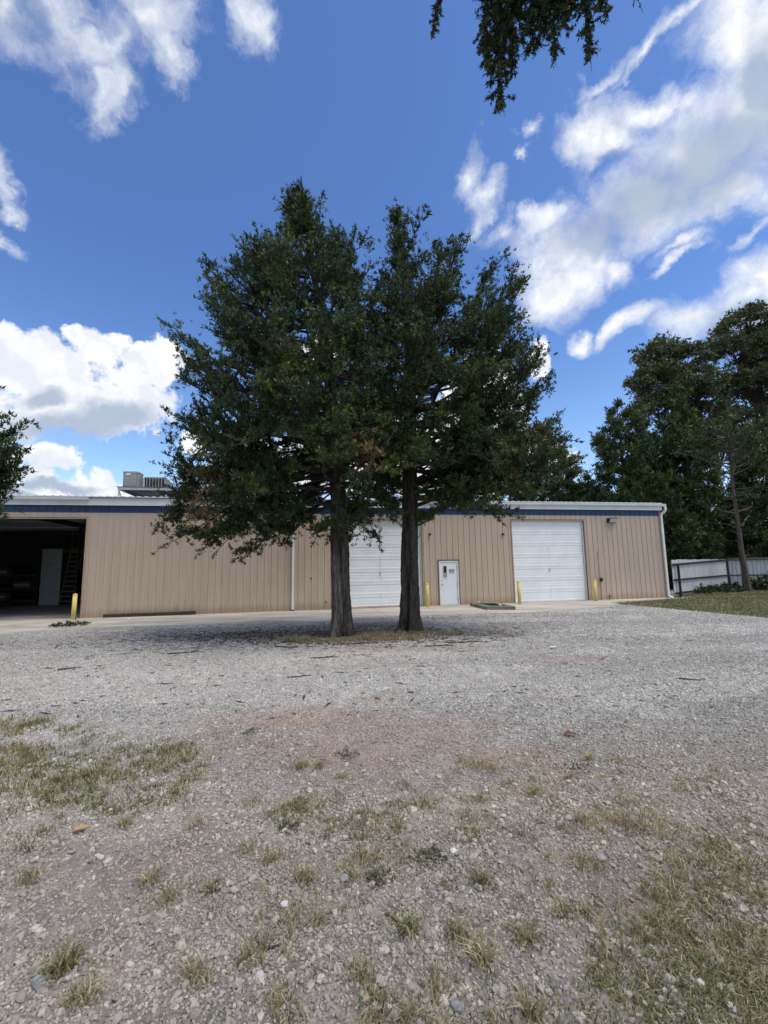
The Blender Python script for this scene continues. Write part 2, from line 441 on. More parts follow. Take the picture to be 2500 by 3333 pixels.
def gravel_tone(t, c):
    """large patches of colour on the lot: red clay showing, brown fines, sand"""
    wob = t.vmath('ADD', c, t.vmath('MULTIPLY', t.vmath('SUBTRACT', t.noise(c, 1.3, 6.0, 0.65, color=True), (0.5, 0.5, 0.5)), (1.3, 0.8, 0)))
    red = t.ramp(ellipse_field(t, wob, [(-1.0, 6.0, 2.0, 0.7, 0), (0.3, 5.5, 1.3, 0.6, 10), (-0.4, 5.0, 1.5, 0.6, 0), (1.2, 4.9, 0.9, 0.4, 0), (-8.5, 13.4, 2.6, 0.6, 15), (-3.2, 13.2, 1.6, 0.5, 5), (0.2, 10.6, 2.2, 0.4, 0), (3.9, 9.4, 1.4, 0.35, -10)]), -0.1, 0.75)
    sand = t.ramp(ellipse_field(t, wob, [(1.6, 4.6, 0.40, 0.5, -20), (1.3, 4.1, 0.35, 0.45, 0), (-1.4, 5.9, 0.9, 0.35, 0), (-0.1, 6.9, 0.7, 0.25, 0)]), 0.0, 0.7)
    sp = t.n('ShaderNodeSeparateXYZ'); t.l(wob, sp.inputs[0])
    brown = t.ramp(sp.outputs[1], 6.6, 3.6)
    litter = t.ramp(ellipse_field(t, wob, [(-0.6, 12.9, 3.9, 1.4, 3), (-4.5, 13.4, 2.8, 1.0, 10), (2.7, 12.9, 2.2, 0.9, -5), (-0.3, 15.2, 3.2, 0.9, 5)]), -0.1, 0.75)
    lane = t.ramp(t.noise(t.mapping(wob, (2.0, 0.7, 0), (0, 0, R(-6)), (0.07, 0.55, 1)), 1.0, 4.0, 0.55), 0.35, 0.65, 0.97, 1.24)
    return red, sand, brown, litter, lane

def ground_mat():
    m, t, p = new_mat('gravel_ground')
    c = geo_pos(t)
    v = t.n('ShaderNodeTexVoronoi'); t.l(c, v.inputs['Vector']); v.inputs['Scale'].default_value = 42
    v2 = t.n('ShaderNodeTexVoronoi'); t.l(c, v2.inputs['Vector']); v2.inputs['Scale'].default_value = 17
    cell = t.n('ShaderNodeSeparateColor'); t.l(v.outputs['Color'], cell.inputs[0])
    cell2 = t.n('ShaderNodeSeparateColor'); t.l(v2.outputs['Color'], cell2.inputs[0])
    tone = t.m('ADD', t.m('MULTIPLY', cell.outputs[0], 0.6), t.m('MULTIPLY', cell2.outputs[1], 0.4))
    stone = t.mix(tone, (0.30, 0.295, 0.285), (0.62, 0.61, 0.59))
    gap = t.ramp(v.outputs['Distance'], 0.30, 0.62)
    red, sand, brown, litter, lane = gravel_tone(t, c)
    soil = t.mix(brown, (0.34, 0.325, 0.305), (0.15, 0.115, 0.085))
    soil = t.mix(t.ramp(t.noise(c, 2.2, 6.0, 0.65), 0.44, 0.62), soil, (0.27, 0.21, 0.16))
    cover = t.m('ADD', t.m('MULTIPLY', brown, 0.55), t.m('MULTIPLY', t.ramp(t.noise(c, 1.1, 6.0, 0.66), 0.42, 0.7), 0.4))
    cover = t.m('MAXIMUM', t.m('MULTIPLY', gap, 0.75), cover, clamp=True)
    colr = t.mix(cover, stone, soil)
    colr = t.mix(t.m('MULTIPLY', red, 0.42), colr, (0.36, 0.23, 0.18))
    colr = t.mix(t.m('MULTIPLY', sand, 0.7), colr, (0.38, 0.275, 0.19))
    v3 = t.n('ShaderNodeTexVoronoi'); t.l(c, v3.inputs['Vector']); v3.inputs['Scale'].default_value = 8.0
    c3 = t.n('ShaderNodeSeparateColor'); t.l(v3.outputs['Color'], c3.inputs[0])
    mot = t.m('ADD', t.m('MULTIPLY', c3.outputs[0], 0.5), t.m('MULTIPLY', t.noise(c, 5.0, 8.0, 0.75), 0.9))
    mm = t.n('ShaderNodeVectorMath', operation='SCALE'); t.l(colr, mm.inputs[0]); t.l(t.ramp(mot, 0.4, 1.0, 0.84, 1.16), mm.inputs['Scale'])
    colr = mm.outputs[0]
    speck = t.ramp(t.noise(c, 150.0, 2.0, 0.7), 0.5, 0.62)
    lit = t.m('MULTIPLY', litter, t.ramp(t.noise(t.mapping(c, (0, 0, 0), (0, 0, 0), (0.5, 2.4, 1)), 3.0, 7.0, 0.7), 0.36, 0.6))
    colr = t.mix(t.m('MULTIPLY', lit, 0.8), colr, (0.105, 0.08, 0.062))
    colr = t.mix(t.m('MULTIPLY', speck, 0.3), colr, (0.13, 0.12, 0.11))
    ln = t.n('ShaderNodeVectorMath', operation='SCALE'); t.l(colr, ln.inputs[0]); t.l(lane, ln.inputs['Scale']); colr = ln.outputs[0]
    t.l(colr, p.inputs['Base Color']); p.inputs['Roughness'].default_value = 0.92
    p.inputs['Specular IOR Level'].default_value = 0.2
    h = t.m('ADD', t.m('MULTIPLY', t.m('SUBTRACT', 1.0, v.outputs['Distance']), 0.7), t.m('MULTIPLY', t.noise(c, 60, 5, 0.7), 0.6))
    bump(t, p, h, 0.7, 0.02)
ground_mat()

def stone_mat():
    m, t, p = new_mat('gravel_stone')
    a = t.n('ShaderNodeAttribute', attribute_type='INSTANCER', attribute_name='tint')
    c = geo_pos(t)
    f = a.outputs['Fac']
    cr = t.n('ShaderNodeValToRGB'); t.l(f, cr.inputs[0])
    el = cr.color_ramp.elements
    el[0].position = 0.0; el[0].color = (0.12, 0.115, 0.11, 1)
    el[1].position = 1.0; el[1].color = (0.82, 0.80, 0.75, 1)
    for q, k in ((0.3, (0.26, 0.25, 0.235, 1)), (0.55, (0.37, 0.355, 0.33, 1)), (0.75, (0.49, 0.465, 0.42, 1)), (0.9, (0.64, 0.61, 0.55, 1))):
        e = el.new(q); e.color = k
    red, sand, brown, litter, lane = gravel_tone(t, c)
    colr = t.mix(t.ramp(t.noise(c, 70, 4, 0.6), 0.3, 0.7), cr.outputs[0], (0.28, 0.26, 0.24))
    colr = t.mix(0.72, colr, cr.outputs[0])
    colr = t.mix(t.m('MULTIPLY', red, 0.32), colr, (0.40, 0.26, 0.20))
    colr = t.mix(t.m('MULTIPLY', brown, 0.34), colr, (0.40, 0.315, 0.235))
    colr = t.mix(t.m('MULTIPLY', litter, 0.5), colr, (0.13, 0.105, 0.085))
    ln = t.n('ShaderNodeVectorMath', operation='SCALE'); t.l(colr, ln.inputs[0]); t.l(lane, ln.inputs['Scale']); colr = ln.outputs[0]
    t.l(colr, p.inputs['Base Color']); p.inputs['Roughness'].default_value = 0.85
    p.inputs['Specular IOR Level'].default_value = 0.25
stone_mat()

def tint_mat(name, rough=0.7, spec=0.25, noise_scale=14.0, bumpy=0.0, trans=0.0):
    m, t, p = new_mat(name)
    a = t.n('ShaderNodeAttribute', attribute_name='tint')
    c = geo_pos(t)
    n = t.ramp(t.noise(c, noise_scale, 4.0, 0.6), 0.3, 0.7, 0.75, 1.2)
    mul = t.n('ShaderNodeVectorMath', operation='SCALE'); t.l(a.outputs['Color'], mul.inputs[0]); t.l(n, mul.inputs['Scale'])
    t.l(mul.outputs[0], p.inputs['Base Color'])
    p.inputs['Roughness'].default_value = rough; p.inputs['Specular IOR Level'].default_value = spec
    if bumpy: bump(t, p, t.noise(c, 40, 4, 0.65), bumpy, 0.01)
    if trans:
        tr = t.n('ShaderNodeBsdfTranslucent'); t.l(mul.outputs[0], tr.inputs[0])
        mx = t.n('ShaderNodeMixShader'); mx.inputs[0].default_value = trans
        t.l(p.outputs[0], mx.inputs[1]); t.l(tr.outputs[0], mx.inputs[2])
        o = [q for q in t.t.nodes if q.type == 'OUTPUT_MATERIAL'][0]
        t.l(mx.outputs[0], o.inputs[0])
    return m
tint_mat('foliage', 0.6, 0.3, 3.0, trans=0.15)
tint_mat('grass_blade', 0.7, 0.2, 9.0, trans=0.2)

def bark_mat():
    m, t, p = new_mat('bark')
    c = geo_pos(t)
    a = t.n('ShaderNodeAttribute', attribute_name='tint')
    wv = t.vmath('ADD', c, t.vmath('MULTIPLY', t.vmath('SUBTRACT', t.noise(c, 2.5, 4.0, 0.6, color=True), (0.5, 0.5, 0.5)), (0.10, 0.10, 0.3)))
    st = t.mapping(wv, (0, 0, 0), (0, 0, 0), (10.0, 10.0, 0.8))
    n = t.noise(st, 3.0, 9.0, 0.72, 0.3)
    st2 = t.mapping(wv, (5, 2, 1), (0, 0, 0), (26.0, 26.0, 2.2))
    n2 = t.noise(st2, 2.0, 6.0, 0.7)
    h = t.m('ADD', t.m('MULTIPLY', n, 0.65), t.m('MULTIPLY', n2, 0.35))
    mul = t.n('ShaderNodeVectorMath', operation='SCALE'); t.l(a.outputs['Color'], mul.inputs[0]); t.l(t.ramp(h, 0.36, 0.66, 0.18, 1.75), mul.inputs['Scale'])
    colr = t.mix(t.m('MULTIPLY', t.ramp(t.noise(c, 3.0, 5.0, 0.6), 0.5, 0.7), 0.45), mul.outputs[0], (0.055, 0.042, 0.032))
    t.l(colr, p.inputs['Base Color']); p.inputs['Roughness'].default_value = 0.95
    p.inputs['Specular IOR Level'].default_value = 0.1
    bump(t, p, h, 1.0, 0.07)
bark_mat()

# ------------------------------------------------------------------ ground
def hgt(x, y):
    """gentle unevenness of the lot near the viewer"""
    x = np.asarray(x, float); y = np.asarray(y, float)
    h = 0.016 * np.sin(1.9 * x + 0.7 * y) + 0.014 * np.sin(-1.1 * x + 2.3 * y + 1.0) + 0.009 * np.sin(4.1 * x + 3.3 * y + 2.0) + 0.007 * np.sin(7.3 * y - 5.2 * x)
    return h * np.clip((12.5 - y) / 4.0, 0, 1) * np.clip((y + 8) / 4, 0, 1) - 0.004

def build_ground():
    def axis(lo, hi, step, far):
        mid = np.arange(lo, hi + 1e-6, step); g = []
        d = step
        v = hi
        while v < far: d *= 1.22; v += d; g.append(v)
        b = []; d = step; v = lo
        while v > -far: d *= 1.22; v -= d; b.append(v)
        return np.concatenate([np.array(b[::-1]), mid, np.array(g)])
    xs, ys = axis(-9, 9, 0.16, 1200), axis(0.6, 13, 0.16, 1200)
    X, Y = np.meshgrid(xs, ys); Z = hgt(X, Y)
    V = np.stack([X, Y, Z], -1).reshape(-1, 3)
    nx, ny = len(xs), len(ys)
    i = np.arange(nx - 1)[None, :] + nx * np.arange(ny - 1)[:, None]
    Q = np.stack([i, i + 1, i + 1 + nx, i + nx], -1).reshape(-1, 4)
    o = link('gravel_lot', np_mesh('gravel_lot', V, Q, smooth=True), MAT['gravel_ground'])
    label(o, 'pale grey crushed stone lot with clay and brown soil showing through', kind='structure')
build_ground()

# ------------------------------------------------------------------ the metal building
YAW = R(10.863)
W0 = Vector((0, 21.071, 0))
WD, WN = Vector((math.cos(YAW), math.sin(YAW), 0)), Vector((-math.sin(YAW), math.cos(YAW), 0))
def wl(s, y, z=0.0):
    """point given along the front wall, into the building and up"""
    return W0 + WD * s + WN * y + Vector((0, 0, z))
S0, S1, DEPTH = -29.0, 15.77, 15.0
EAVE, BAND = 4.52, 4.80
BAY = (-19.2, -13.16, 4.23)
DOOR1 = (-2.31, 1.89, 4.23)
DOOR2 = (6.74, 10.94, 4.23)
PDOOR = (2.73, 3.74, 2.18)
OPEN = [BAY, DOOR1, DOOR2, PDOOR]

bld = empty('warehouse', W0, YAW, 'long low tan ribbed metal warehouse with blue band and white roll-up doors', 'building')
# backing walls with the openings left out
cuts = sorted(set([S0, S1] + [q for o in OPEN for q in o[:2]]))
mb = MB()
for a, b in zip(cuts[:-1], cuts[1:]):
    top = [o[2] for o in OPEN if o[0] <= a + 1e-6 and o[1] >= b - 1e-6]
    mb.box(a, b, 0.012, 0.16, top[0] if top else 0.0, 5.05)
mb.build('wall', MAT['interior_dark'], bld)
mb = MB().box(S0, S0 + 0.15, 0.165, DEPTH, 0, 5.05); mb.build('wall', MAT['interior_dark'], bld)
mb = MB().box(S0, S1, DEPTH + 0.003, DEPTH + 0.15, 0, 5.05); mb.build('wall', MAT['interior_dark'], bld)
mb = MB().box(S1 - 0.16, S1 - 0.012, 0.165, DEPTH, 0, 5.05); mb.build('wall', MAT['tan_siding'], bld)
mb = MB().box(-8.0, -7.85, 0.17, DEPTH - 0.01, 0, 5.0); mb.build('partition_wall', MAT['interior_dark'], bld)

PAN = 0.3048
PROF = [(0, 0), (0.014, -0.024), (0.044, -0.024), (0.058, 0), (0.140, 0), (0.150, -0.003), (0.166, -0.003), (0.176, 0), (0.2225, 0), (0.2325, -0.003), (0.2485, -0.003), (0.2585, 0), (PAN, 0)]
_pan_cache = {}
def pan_mesh(a, b, z0, z1, off):
    key = (round(a, 3), round(b, 3), round(z0, 3), round(z1, 3), off)
    if key in _pan_cache: return _pan_cache[key]
    xs = [p[0] for p in PROF]; ys = [p[1] for p in PROF]
    pts = [(a, float(np.interp(a, xs, ys)))] + [p for p in PROF if a + 1e-4 < p[0] < b - 1e-4] + [(b, float(np.interp(b, xs, ys)))]
    V = [(x, y - off, z) for z in (z0, z1) for x, y in pts]; n = len(pts)
    me = bpy.data.meshes.new('pan'); me.from_pydata(V, [], [(i, i + 1, n + i + 1, n + i) for i in range(n - 1)]); me.update()
    _pan_cache[key] = me
    return me
k = 0
while True:
    a = S1 - 0.09 - PAN * (k + 1); k += 1
    if a < S0: break
    b = a + PAN
    segs = []
    edges = [a] + sorted(q for o in OPEN for q in o[:2] if a + 0.004 < q < b - 0.004) + [b]
    for p, q in zip(edges[:-1], edges[1:]):
        mid = (p + q) / 2
        z0 = max([o[2] for o in OPEN if o[0] < mid < o[1]] + [0.015])
        segs.append((p, q, z0))
    for p, q, z0 in segs:
        link('siding_panel', pan_mesh(p - a, q - a, z0, EAVE, 0.0), MAT['tan_siding'], bld, (a, 0, 0))
    link('trim_panel', pan_mesh(0, PAN, EAVE - 0.01, BAND + 0.03, 0.004), MAT['blue_trim'], bld, (a, 0, 0))
# corner trim, opening trims, base
MB().box(S1 - 0.09, S1, -0.036, 0.01, 0.0, BAND).build('corner_trim', MAT['tan_trim'], bld)
for (a, b, z) in (BAY, DOOR1, DOOR2):
    MB().box(a - 0.045, a, -0.04, 0.20, 0.0, z).build('door_trim', MAT['tan_trim'], bld)
    MB().box(b, b + 0.045, -0.04, 0.20, 0.0, z).build('door_trim', MAT['tan_trim'], bld)
    MB().box(a - 0.045, b + 0.045, -0.043, 0.20, z + 0.002, z + 0.06).build('door_trim', MAT['tan_trim'], bld)
    MB().box(a - 0.05, b + 0.05, -0.05, -0.044, z + 0.045, z + 0.07).build('drip_edge', MAT['brown_trim'], bld)
# fascia, soffit, gutters
MB().box(S0, S1 + 0.06, -0.13, -0.05, BAND + 0.035, 5.15).box(S0, S1 + 0.06, -0.142, -0.131, BAND + 0.02, BAND + 0.055).build('fascia', MAT['fascia_white'], bld)
MB().box(S0, S1 + 0.05, -0.048, 0.011, BAND + 0.031, BAND + 0.05).build('soffit', MAT['soffit'], bld)
def gutter(a, b):
    m = MB()
    prof = [(-0.133, 5.03), (-0.21, 5.03), (-0.225, 5.06), (-0.245, 5.085), (-0.25, 5.15), (-0.262, 5.165), (-0.24, 5.165), (-0.235, 5.06), (-0.14, 5.045)]
    V = [(s, y, z) for s in (a, b) for y, z in prof]; n = len(prof)
    m.add(V, [(i, (i + 1) % n, n + (i + 1) % n, n + i) for i in range(n)] + [tuple(range(n)), tuple(range(n, 2 * n))])
    m.build('gutter', MAT['white_metal'], bld)
gutter(S0, -13.05); gutter(1.5, S1 + 0.25)
# downspouts
MB().rsweep([(-4.36, -0.085, 4.84), (-4.36, -0.085, 0.07)], 0.105, 0.08).build('downspout', MAT['white_metal'], bld)
MB().box(-4.41, -4.31, -0.13, -0.02, 0.0, 0.06).build('downspout_boot', MAT['black_plastic'], bld)
MB().rsweep([(S1 + 0.20, -0.20, 5.03), (S1 + 0.20, -0.20, 4.86), (S1 + 0.17, -0.17, 4.74), (S1 + 0.02, -0.10, 4.62), (S1 - 0.015, -0.09, 4.50), (S1 - 0.015, -0.09, 0.22), (S1 + 0.0, -0.09, 0.12), (S1 + 0.08, -0.10, 0.055), (S1 + 0.25, -0.12, 0.05)], 0.11, 0.085).build('downspout', MAT['white_metal'], bld)
MB().box(S1 + 0.252, S1 + 0.40, -0.17, -0.07, 0.0, 0.09).build('drain_block', MAT['dark_metal'], bld)
# roof: two slopes of ribbed sheet, ribs running up the slope
def roof_sheet_mesh(w, run, rise):
    prof = []
    n = round(w / PAN)
    for i in range(n):
        x = i * PAN
        prof += [(x, 0), (x + 0.10, 0), (x + 0.125, 0.04), (x + 0.17, 0.04), (x + 0.195, 0)]
    prof.append((n * PAN, 0))
    V = []
    for y, z in ((0, 0), (run, rise)):
        V += [(x, y, z + q + 0.0) for x, q in prof]
    m = len(prof); F = [(i, i + 1, m + i + 1, m + i) for i in range(m - 1)]
    k = len(V)
    V += [(0, 0, -0.03), (n * PAN, 0, -0.03), (n * PAN, run, rise - 0.03), (0, run, rise - 0.03)]
    F += [(k, k + 1, k + 2, k + 3), tuple(range(m)) + (k + 1, k)]
    me = bpy.data.meshes.new('roof_sheet'); me.from_pydata(V, [], F); me.update()
    return me
me_r = roof_sheet_mesh(PAN * 3, 7.9, 0.66)
me_r2 = roof_sheet_mesh(PAN * 3, 7.9, -0.66)
x = S1 + 0.09 - PAN * 3 * 49
while x < S1:
    link('roof_sheet', me_r, MAT['roof_metal'], bld, (x, -0.20, 5.20))
    link('roof_sheet', me_r2, MAT['roof_metal'], bld, (x, 7.702, 5.862))
    x += PAN * 3
for y in (2.2, 4.6, 7.0, 9.4, 11.8):
    MB().box(S0 + 0.2, -8.01, y, y + 0.08, 4.72, 4.92).build('purlin', MAT['interior_panel'], bld)
for s in (-24.0, -16.5, -10.5):
    MB().box(s, s + 0.2, 0.2, DEPTH - 0.05, 4.45, 4.70).build('rafter', MAT['interior_dark'], bld)
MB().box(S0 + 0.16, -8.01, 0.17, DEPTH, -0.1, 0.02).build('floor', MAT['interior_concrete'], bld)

# roll-up doors: seven ribbed sections each
def door_section(w):
    H = 0.6
    prof = [(0.0, 0.012), (0.006, 0.0), (0.095, -0.003), (0.103, 0.010), (0.235, 0.010), (0.241, 0.006), (0.259, 0.006), (0.265, 0.010), (0.345, 0.010), (0.351, 0.006), (0.369, 0.006), (0.375, 0.010), (0.492, 0.010), (0.500, -0.003), (0.590, 0.0), (0.597, 0.016), (0.6, 0.016)]
    V = [(x, y, z) for x in (0, w) for z, y in prof]; n = len(prof)
    me = bpy.data.meshes.new('door_section'); me.from_pydata(V, [], [(i, n + i, n + i + 1, i + 1) for i in range(n - 1)]); me.update()
    return me
me_sec = door_section(4.06)
for (a, b, z) in (DOOR1, DOOR2):
    d = MB().box(a + 0.002, a + 0.07, 0.06, 0.12, 0.0, z).box(b - 0.07, b - 0.002, 0.06, 0.12, 0.0, z).box(a + 0.002, b - 0.002, 0.06, 0.12, z - 0.07, z).build('overhead_door', MAT['white_metal'], bld)
    for i in range(7):
        link('door_section', me_sec, MAT['door_panel'], d, (a + 0.07, 0.125, 0.012 + 0.6 * i))
    MB().box(a + 0.07, b - 0.07, 0.118, 0.14, 0.002, 0.011).build('bottom_seal', MAT['black_plastic'], d)
    if a < 0: MB().box(a + 0.072, b - 0.072, 0.108, 0.12, 0.02, 0.09).build('kick_strip', MAT['conduit_tan'], d)
    MB().box((a + b) / 2 - 0.035, (a + b) / 2 + 0.035, 0.114, 0.13, 1.55, 1.70).build('door_lock', MAT['galvanised'], d)

# entry door
a, b, z = PDOOR
ed = MB().box(a + 0.06, b - 0.06, 0.0, 0.045, 0.025, z - 0.06).build('entry_door', MAT['door_white'], bld)
MB().box(a, a + 0.055, -0.035, 0.1, 0, z).box(b - 0.055, b, -0.035, 0.1, 0, z).box(a + 0.055, b - 0.055, -0.035, 0.1, z - 0.055, z).build('door_frame', MAT['white_metal'], ed)
MB().box(a - 0.05, a - 0.002, -0.04, 0.0, 0, z + 0.04).box(b + 0.002, b + 0.03, -0.04, 0.0, 0, z + 0.04).box(a - 0.05, b + 0.05, -0.044, 0.0, z + 0.042, z + 0.07).build('door_trim', MAT['brown_trim'], ed)
MB().box(a + 0.055, b - 0.055, -0.03, 0.1, 0.003, 0.022).build('threshold', MAT['dark_metal'], ed)
MB().box(2.955, 3.125, -0.012, -0.002, 1.38, 1.94).build('window', MAT['dark_glass'], ed)
MB().box(2.925, 2.955, -0.02, -0.001, 1.35, 1.97).box(3.125, 3.155, -0.02, -0.001, 1.35, 1.97).box(2.955, 3.125, -0.02, -0.001, 1.94, 1.97).box(2.955, 3.125, -0.02, -0.001, 1.35, 1.38).build('window_frame', MAT['white_metal'], ed)
MB().box(2.985, 3.10, -0.0165, -0.0135, 1.50, 1.60).build('window_notice', MAT['paper_note'], ed)
MB().box(2.995, 3.09, -0.0165, -0.0135, 1.405, 1.475).build('window_notice', MAT['paper_note'], ed)
def turned(name, prof, at, mat, parent):
    o = MB().lathe(prof, 14).build(name, mat, parent, smooth=True, loc=at, rot=(R(90), 0, 0)); return o
turned('deadbolt', [(0.032, 0.0), (0.032, 0.012), (0.02, 0.03), (0.0, 0.03)], (2.86, -0.002, 1.22), MAT['steel'], ed)
hd = turned('handle', [(0.034, 0.0), (0.034, 0.008), (0.014, 0.014), (0.014, 0.05), (0.02, 0.055), (0.0, 0.058)], (2.86, -0.002, 1.03), MAT['steel'], ed)
MB().bar((2.86, -0.05, 1.03), (2.96, -0.05, 1.028), 0.02).build('lever', MAT['steel'], ed, bevel=0.004)
for zz in (0.30, 1.08, 1.88):
    MB().box(b - 0.068, b - 0.046, -0.05, -0.036, zz - 0.06, zz + 0.06).build('hinge', MAT['steel'], ed)

# notice sign: blue header over a white field
sg = empty('notice_sign', wl(3.39, -0.004, 1.68), YAW, 'small blue and white notice sign on the white entry door', 'sign')
MB().box(-0.145, 0.145, -0.006, 0.0, -0.11, 0.11).build('plate', MAT['sign_white'], sg)
MB().box(-0.14, 0.14, -0.010, -0.0065, -0.03, 0.105).build('header', MAT['sign_blue'], sg)
def lettering(txt, size, x, z, mat, parent):
    c = bpy.data.curves.new('lettering', 'FONT'); c.body = txt; c.size = size; c.align_x = 'CENTER'; c.align_y = 'CENTER'; c.extrude = 0.0008; c.offset = size * 0.03
    o = bpy.data.objects.new('tmp', c); COL.objects.link(o)
    dg = bpy.context.evaluated_depsgraph_get()
    me = bpy.data.meshes.new_from_object(o.evaluated_get(dg)); bpy.data.objects.remove(o)
    me.materials.clear()
    return link('lettering', me, mat, parent, (x, -0.0125, z), (R(90), 0, 0))
lettering('NOTICE', 0.078, 0, 0.062, MAT['sign_white'], sg)
lettering('NO SMOKING', 0.034, 0, -0.008, MAT['sign_white'], sg)
lettering('ALLOWED', 0.05, 0, -0.066, MAT['sign_black'], sg)

# wall light
wlt = empty('wall_light', wl(12.62, -0.034, 4.24), YAW, 'bronze wall pack light with slanted white lens near the right corner', 'wall light')
m = MB(); V = [(x, y, z) for x in (-0.27, 0.27) for y, z in ((0, -0.12), (0, 0.13), (-0.20, 0.13), (-0.21, 0.10), (-0.09, -0.12))]
m.add(V, [(0, 1, 2, 3, 4), (9, 8, 7, 6, 5)] + [(i, (i + 1) % 5, 5 + (i + 1) % 5, 5 + i) for i in range(5)])
m.build('housing', MAT['dark_metal'], wlt, bevel=0.008)
V = [(x, y - 0.006, z) for x in (-0.20, 0.255) for y, z in ((-0.207, 0.085), (-0.218, 0.085), (-0.108, -0.105), (-0.097, -0.105))]
m = MB(); m.add(V, [(0, 1, 2, 3), (7, 6, 5, 4)] + [(i, (i + 1) % 4, 4 + (i + 1) % 4, 4 + i) for i in range(4)]); m.build('lens', MAT['lamp_glass'], wlt)
# two little dark cameras / sensors by the doors
for s, txt in ((2.29, 'small dark round sensor on the tan wall beside the left roll-up door'), (6.21, 'small dark round sensor on the tan wall beside the right roll-up door')):
    o = empty('wall_sensor', wl(s, -0.002, 3.51), YAW, txt, 'sensor', 'round sensors on the front wall')
    MB().lathe([(0.045, 0), (0.045, 0.03), (0.03, 0.045)], 12).build('base', MAT['dark_metal'], o, rot=(R(90), 0, 0))
    MB().lathe([(0.03, 0), (0.058, 0.03), (0.062, 0.07), (0.03, 0.10), (0.0, 0.10)], 12).build('head', MAT['black_plastic'], o, smooth=True, loc=(0, -0.044, -0.01), rot=(R(75), 0, R(15)))
# conduit with its box
cd = empty('electrical_conduit', wl(11.70, 0, 0), YAW, 'thin tan conduit with black box on the wall right of the right roll-up door', 'conduit')
MB().tube([(-0.01, -0.055, 2.50), (-0.01, -0.055, 1.17)], 0.022, 8).tube([(0.0, -0.055, 0.98), (0.0, -0.055, 0.015)], 0.022, 8).build('pipe', MAT['conduit_tan'], cd)
MB().lathe([(0.028, 0), (0.034, 0.03), (0.034, 0.09), (0.012, 0.12)], 10, (-0.01, -0.055, 2.50)).build('cap', MAT['conduit_tan'], cd)
MB().box(-0.055, 0.065, -0.13, -0.034, 0.98, 1.17).build('junction_box', MAT['black_plastic'], cd, bevel=0.006)
hb = empty('hose_bib', wl(12.12, -0.02, 0), YAW, 'small dark hose tap on a short riser at the foot of the wall', 'tap')
MB().tube([(0, -0.05, 0.0), (0, -0.05, 0.24)], 0.018, 8).tube([(0, -0.05, 0.22), (0, -0.13, 0.22), (0, -0.15, 0.17)], 0.018, 8).build('pipe', MAT['dark_metal'], hb)
MB().lathe([(0.035, 0), (0.035, 0.012)], 10, (0, -0.05, 0.245)).build('handle', MAT['dark_metal'], hb)
# small wall stubs left of the trees
for s, z, txt in ((-3.52, 1.46, 'short dark pipe stub on the tan wall right of the white downspout'), (-2.84, 0.36, 'small dark plug low on the tan wall beside the left trunk')):
    o = empty('pipe_stub', wl(s, -0.001, z), YAW, txt, 'pipe stub')
    MB().lathe([(0.05, 0), (0.05, 0.012), (0.025, 0.012), (0.025, 0.05), (0.0, 0.05)], 12).build('flange', MAT['dark_metal'], o, rot=(R(90), 0, 0))

# timber along the foot of the left wall
tb = MB().bar(wl(-12.20, -0.17, 0.075), wl(-8.55, -0.15, 0.085), 0.16, 0.15).build('landscape_timber', MAT['timber'], bevel=0.012)
label(tb, 'long dark weathered timber lying along the foot of the tan wall', 'timber')

# bollards
BOL = [((-12.93, 18.18), 1.06, 'yellow bollard at the right edge of the dark open bay'),
       ((2.03, 21.03), 1.12, 'yellow bollard between the left roll-up door and the white entry door'),
       ((6.68, 21.82), 1.14, 'yellow bollard at the left edge of the right roll-up door'),
       ((10.84, 22.60), 1.10, 'yellow bollard at the right edge of the right roll-up door')]
bol0 = None
for (x, y), h, txt in BOL:
    if bol0 is None:
        o = empty('bollard', (x, y, 0), 0, txt, 'bollard', 'yellow bollards by the doors')
        MB().lathe([(0.083, -0.1), (0.083, 1.0)], 20).build('post', MAT['bollard_yellow'], o, smooth=True)
        MB().lathe([(0.085, 1.0), (0.080, 1.03), (0.055, 1.055), (0.02, 1.065)], 20).build('cap', MAT['bollard_yellow'], o, smooth=True)
        bol0 = o
    else:
        o = bol0.copy(); COL.objects.link(o); o.location = (x, y, 0); o['label'] = txt
        for ch in list(bol0.children):
            c = ch.copy(); COL.objects.link(c); c.parent = o
    o.scale = (1, 1, h / 1.06)
    o.rotation_euler = (R(random.uniform(-1, 1)), R(random.uniform(-1.5, 1)), 0)

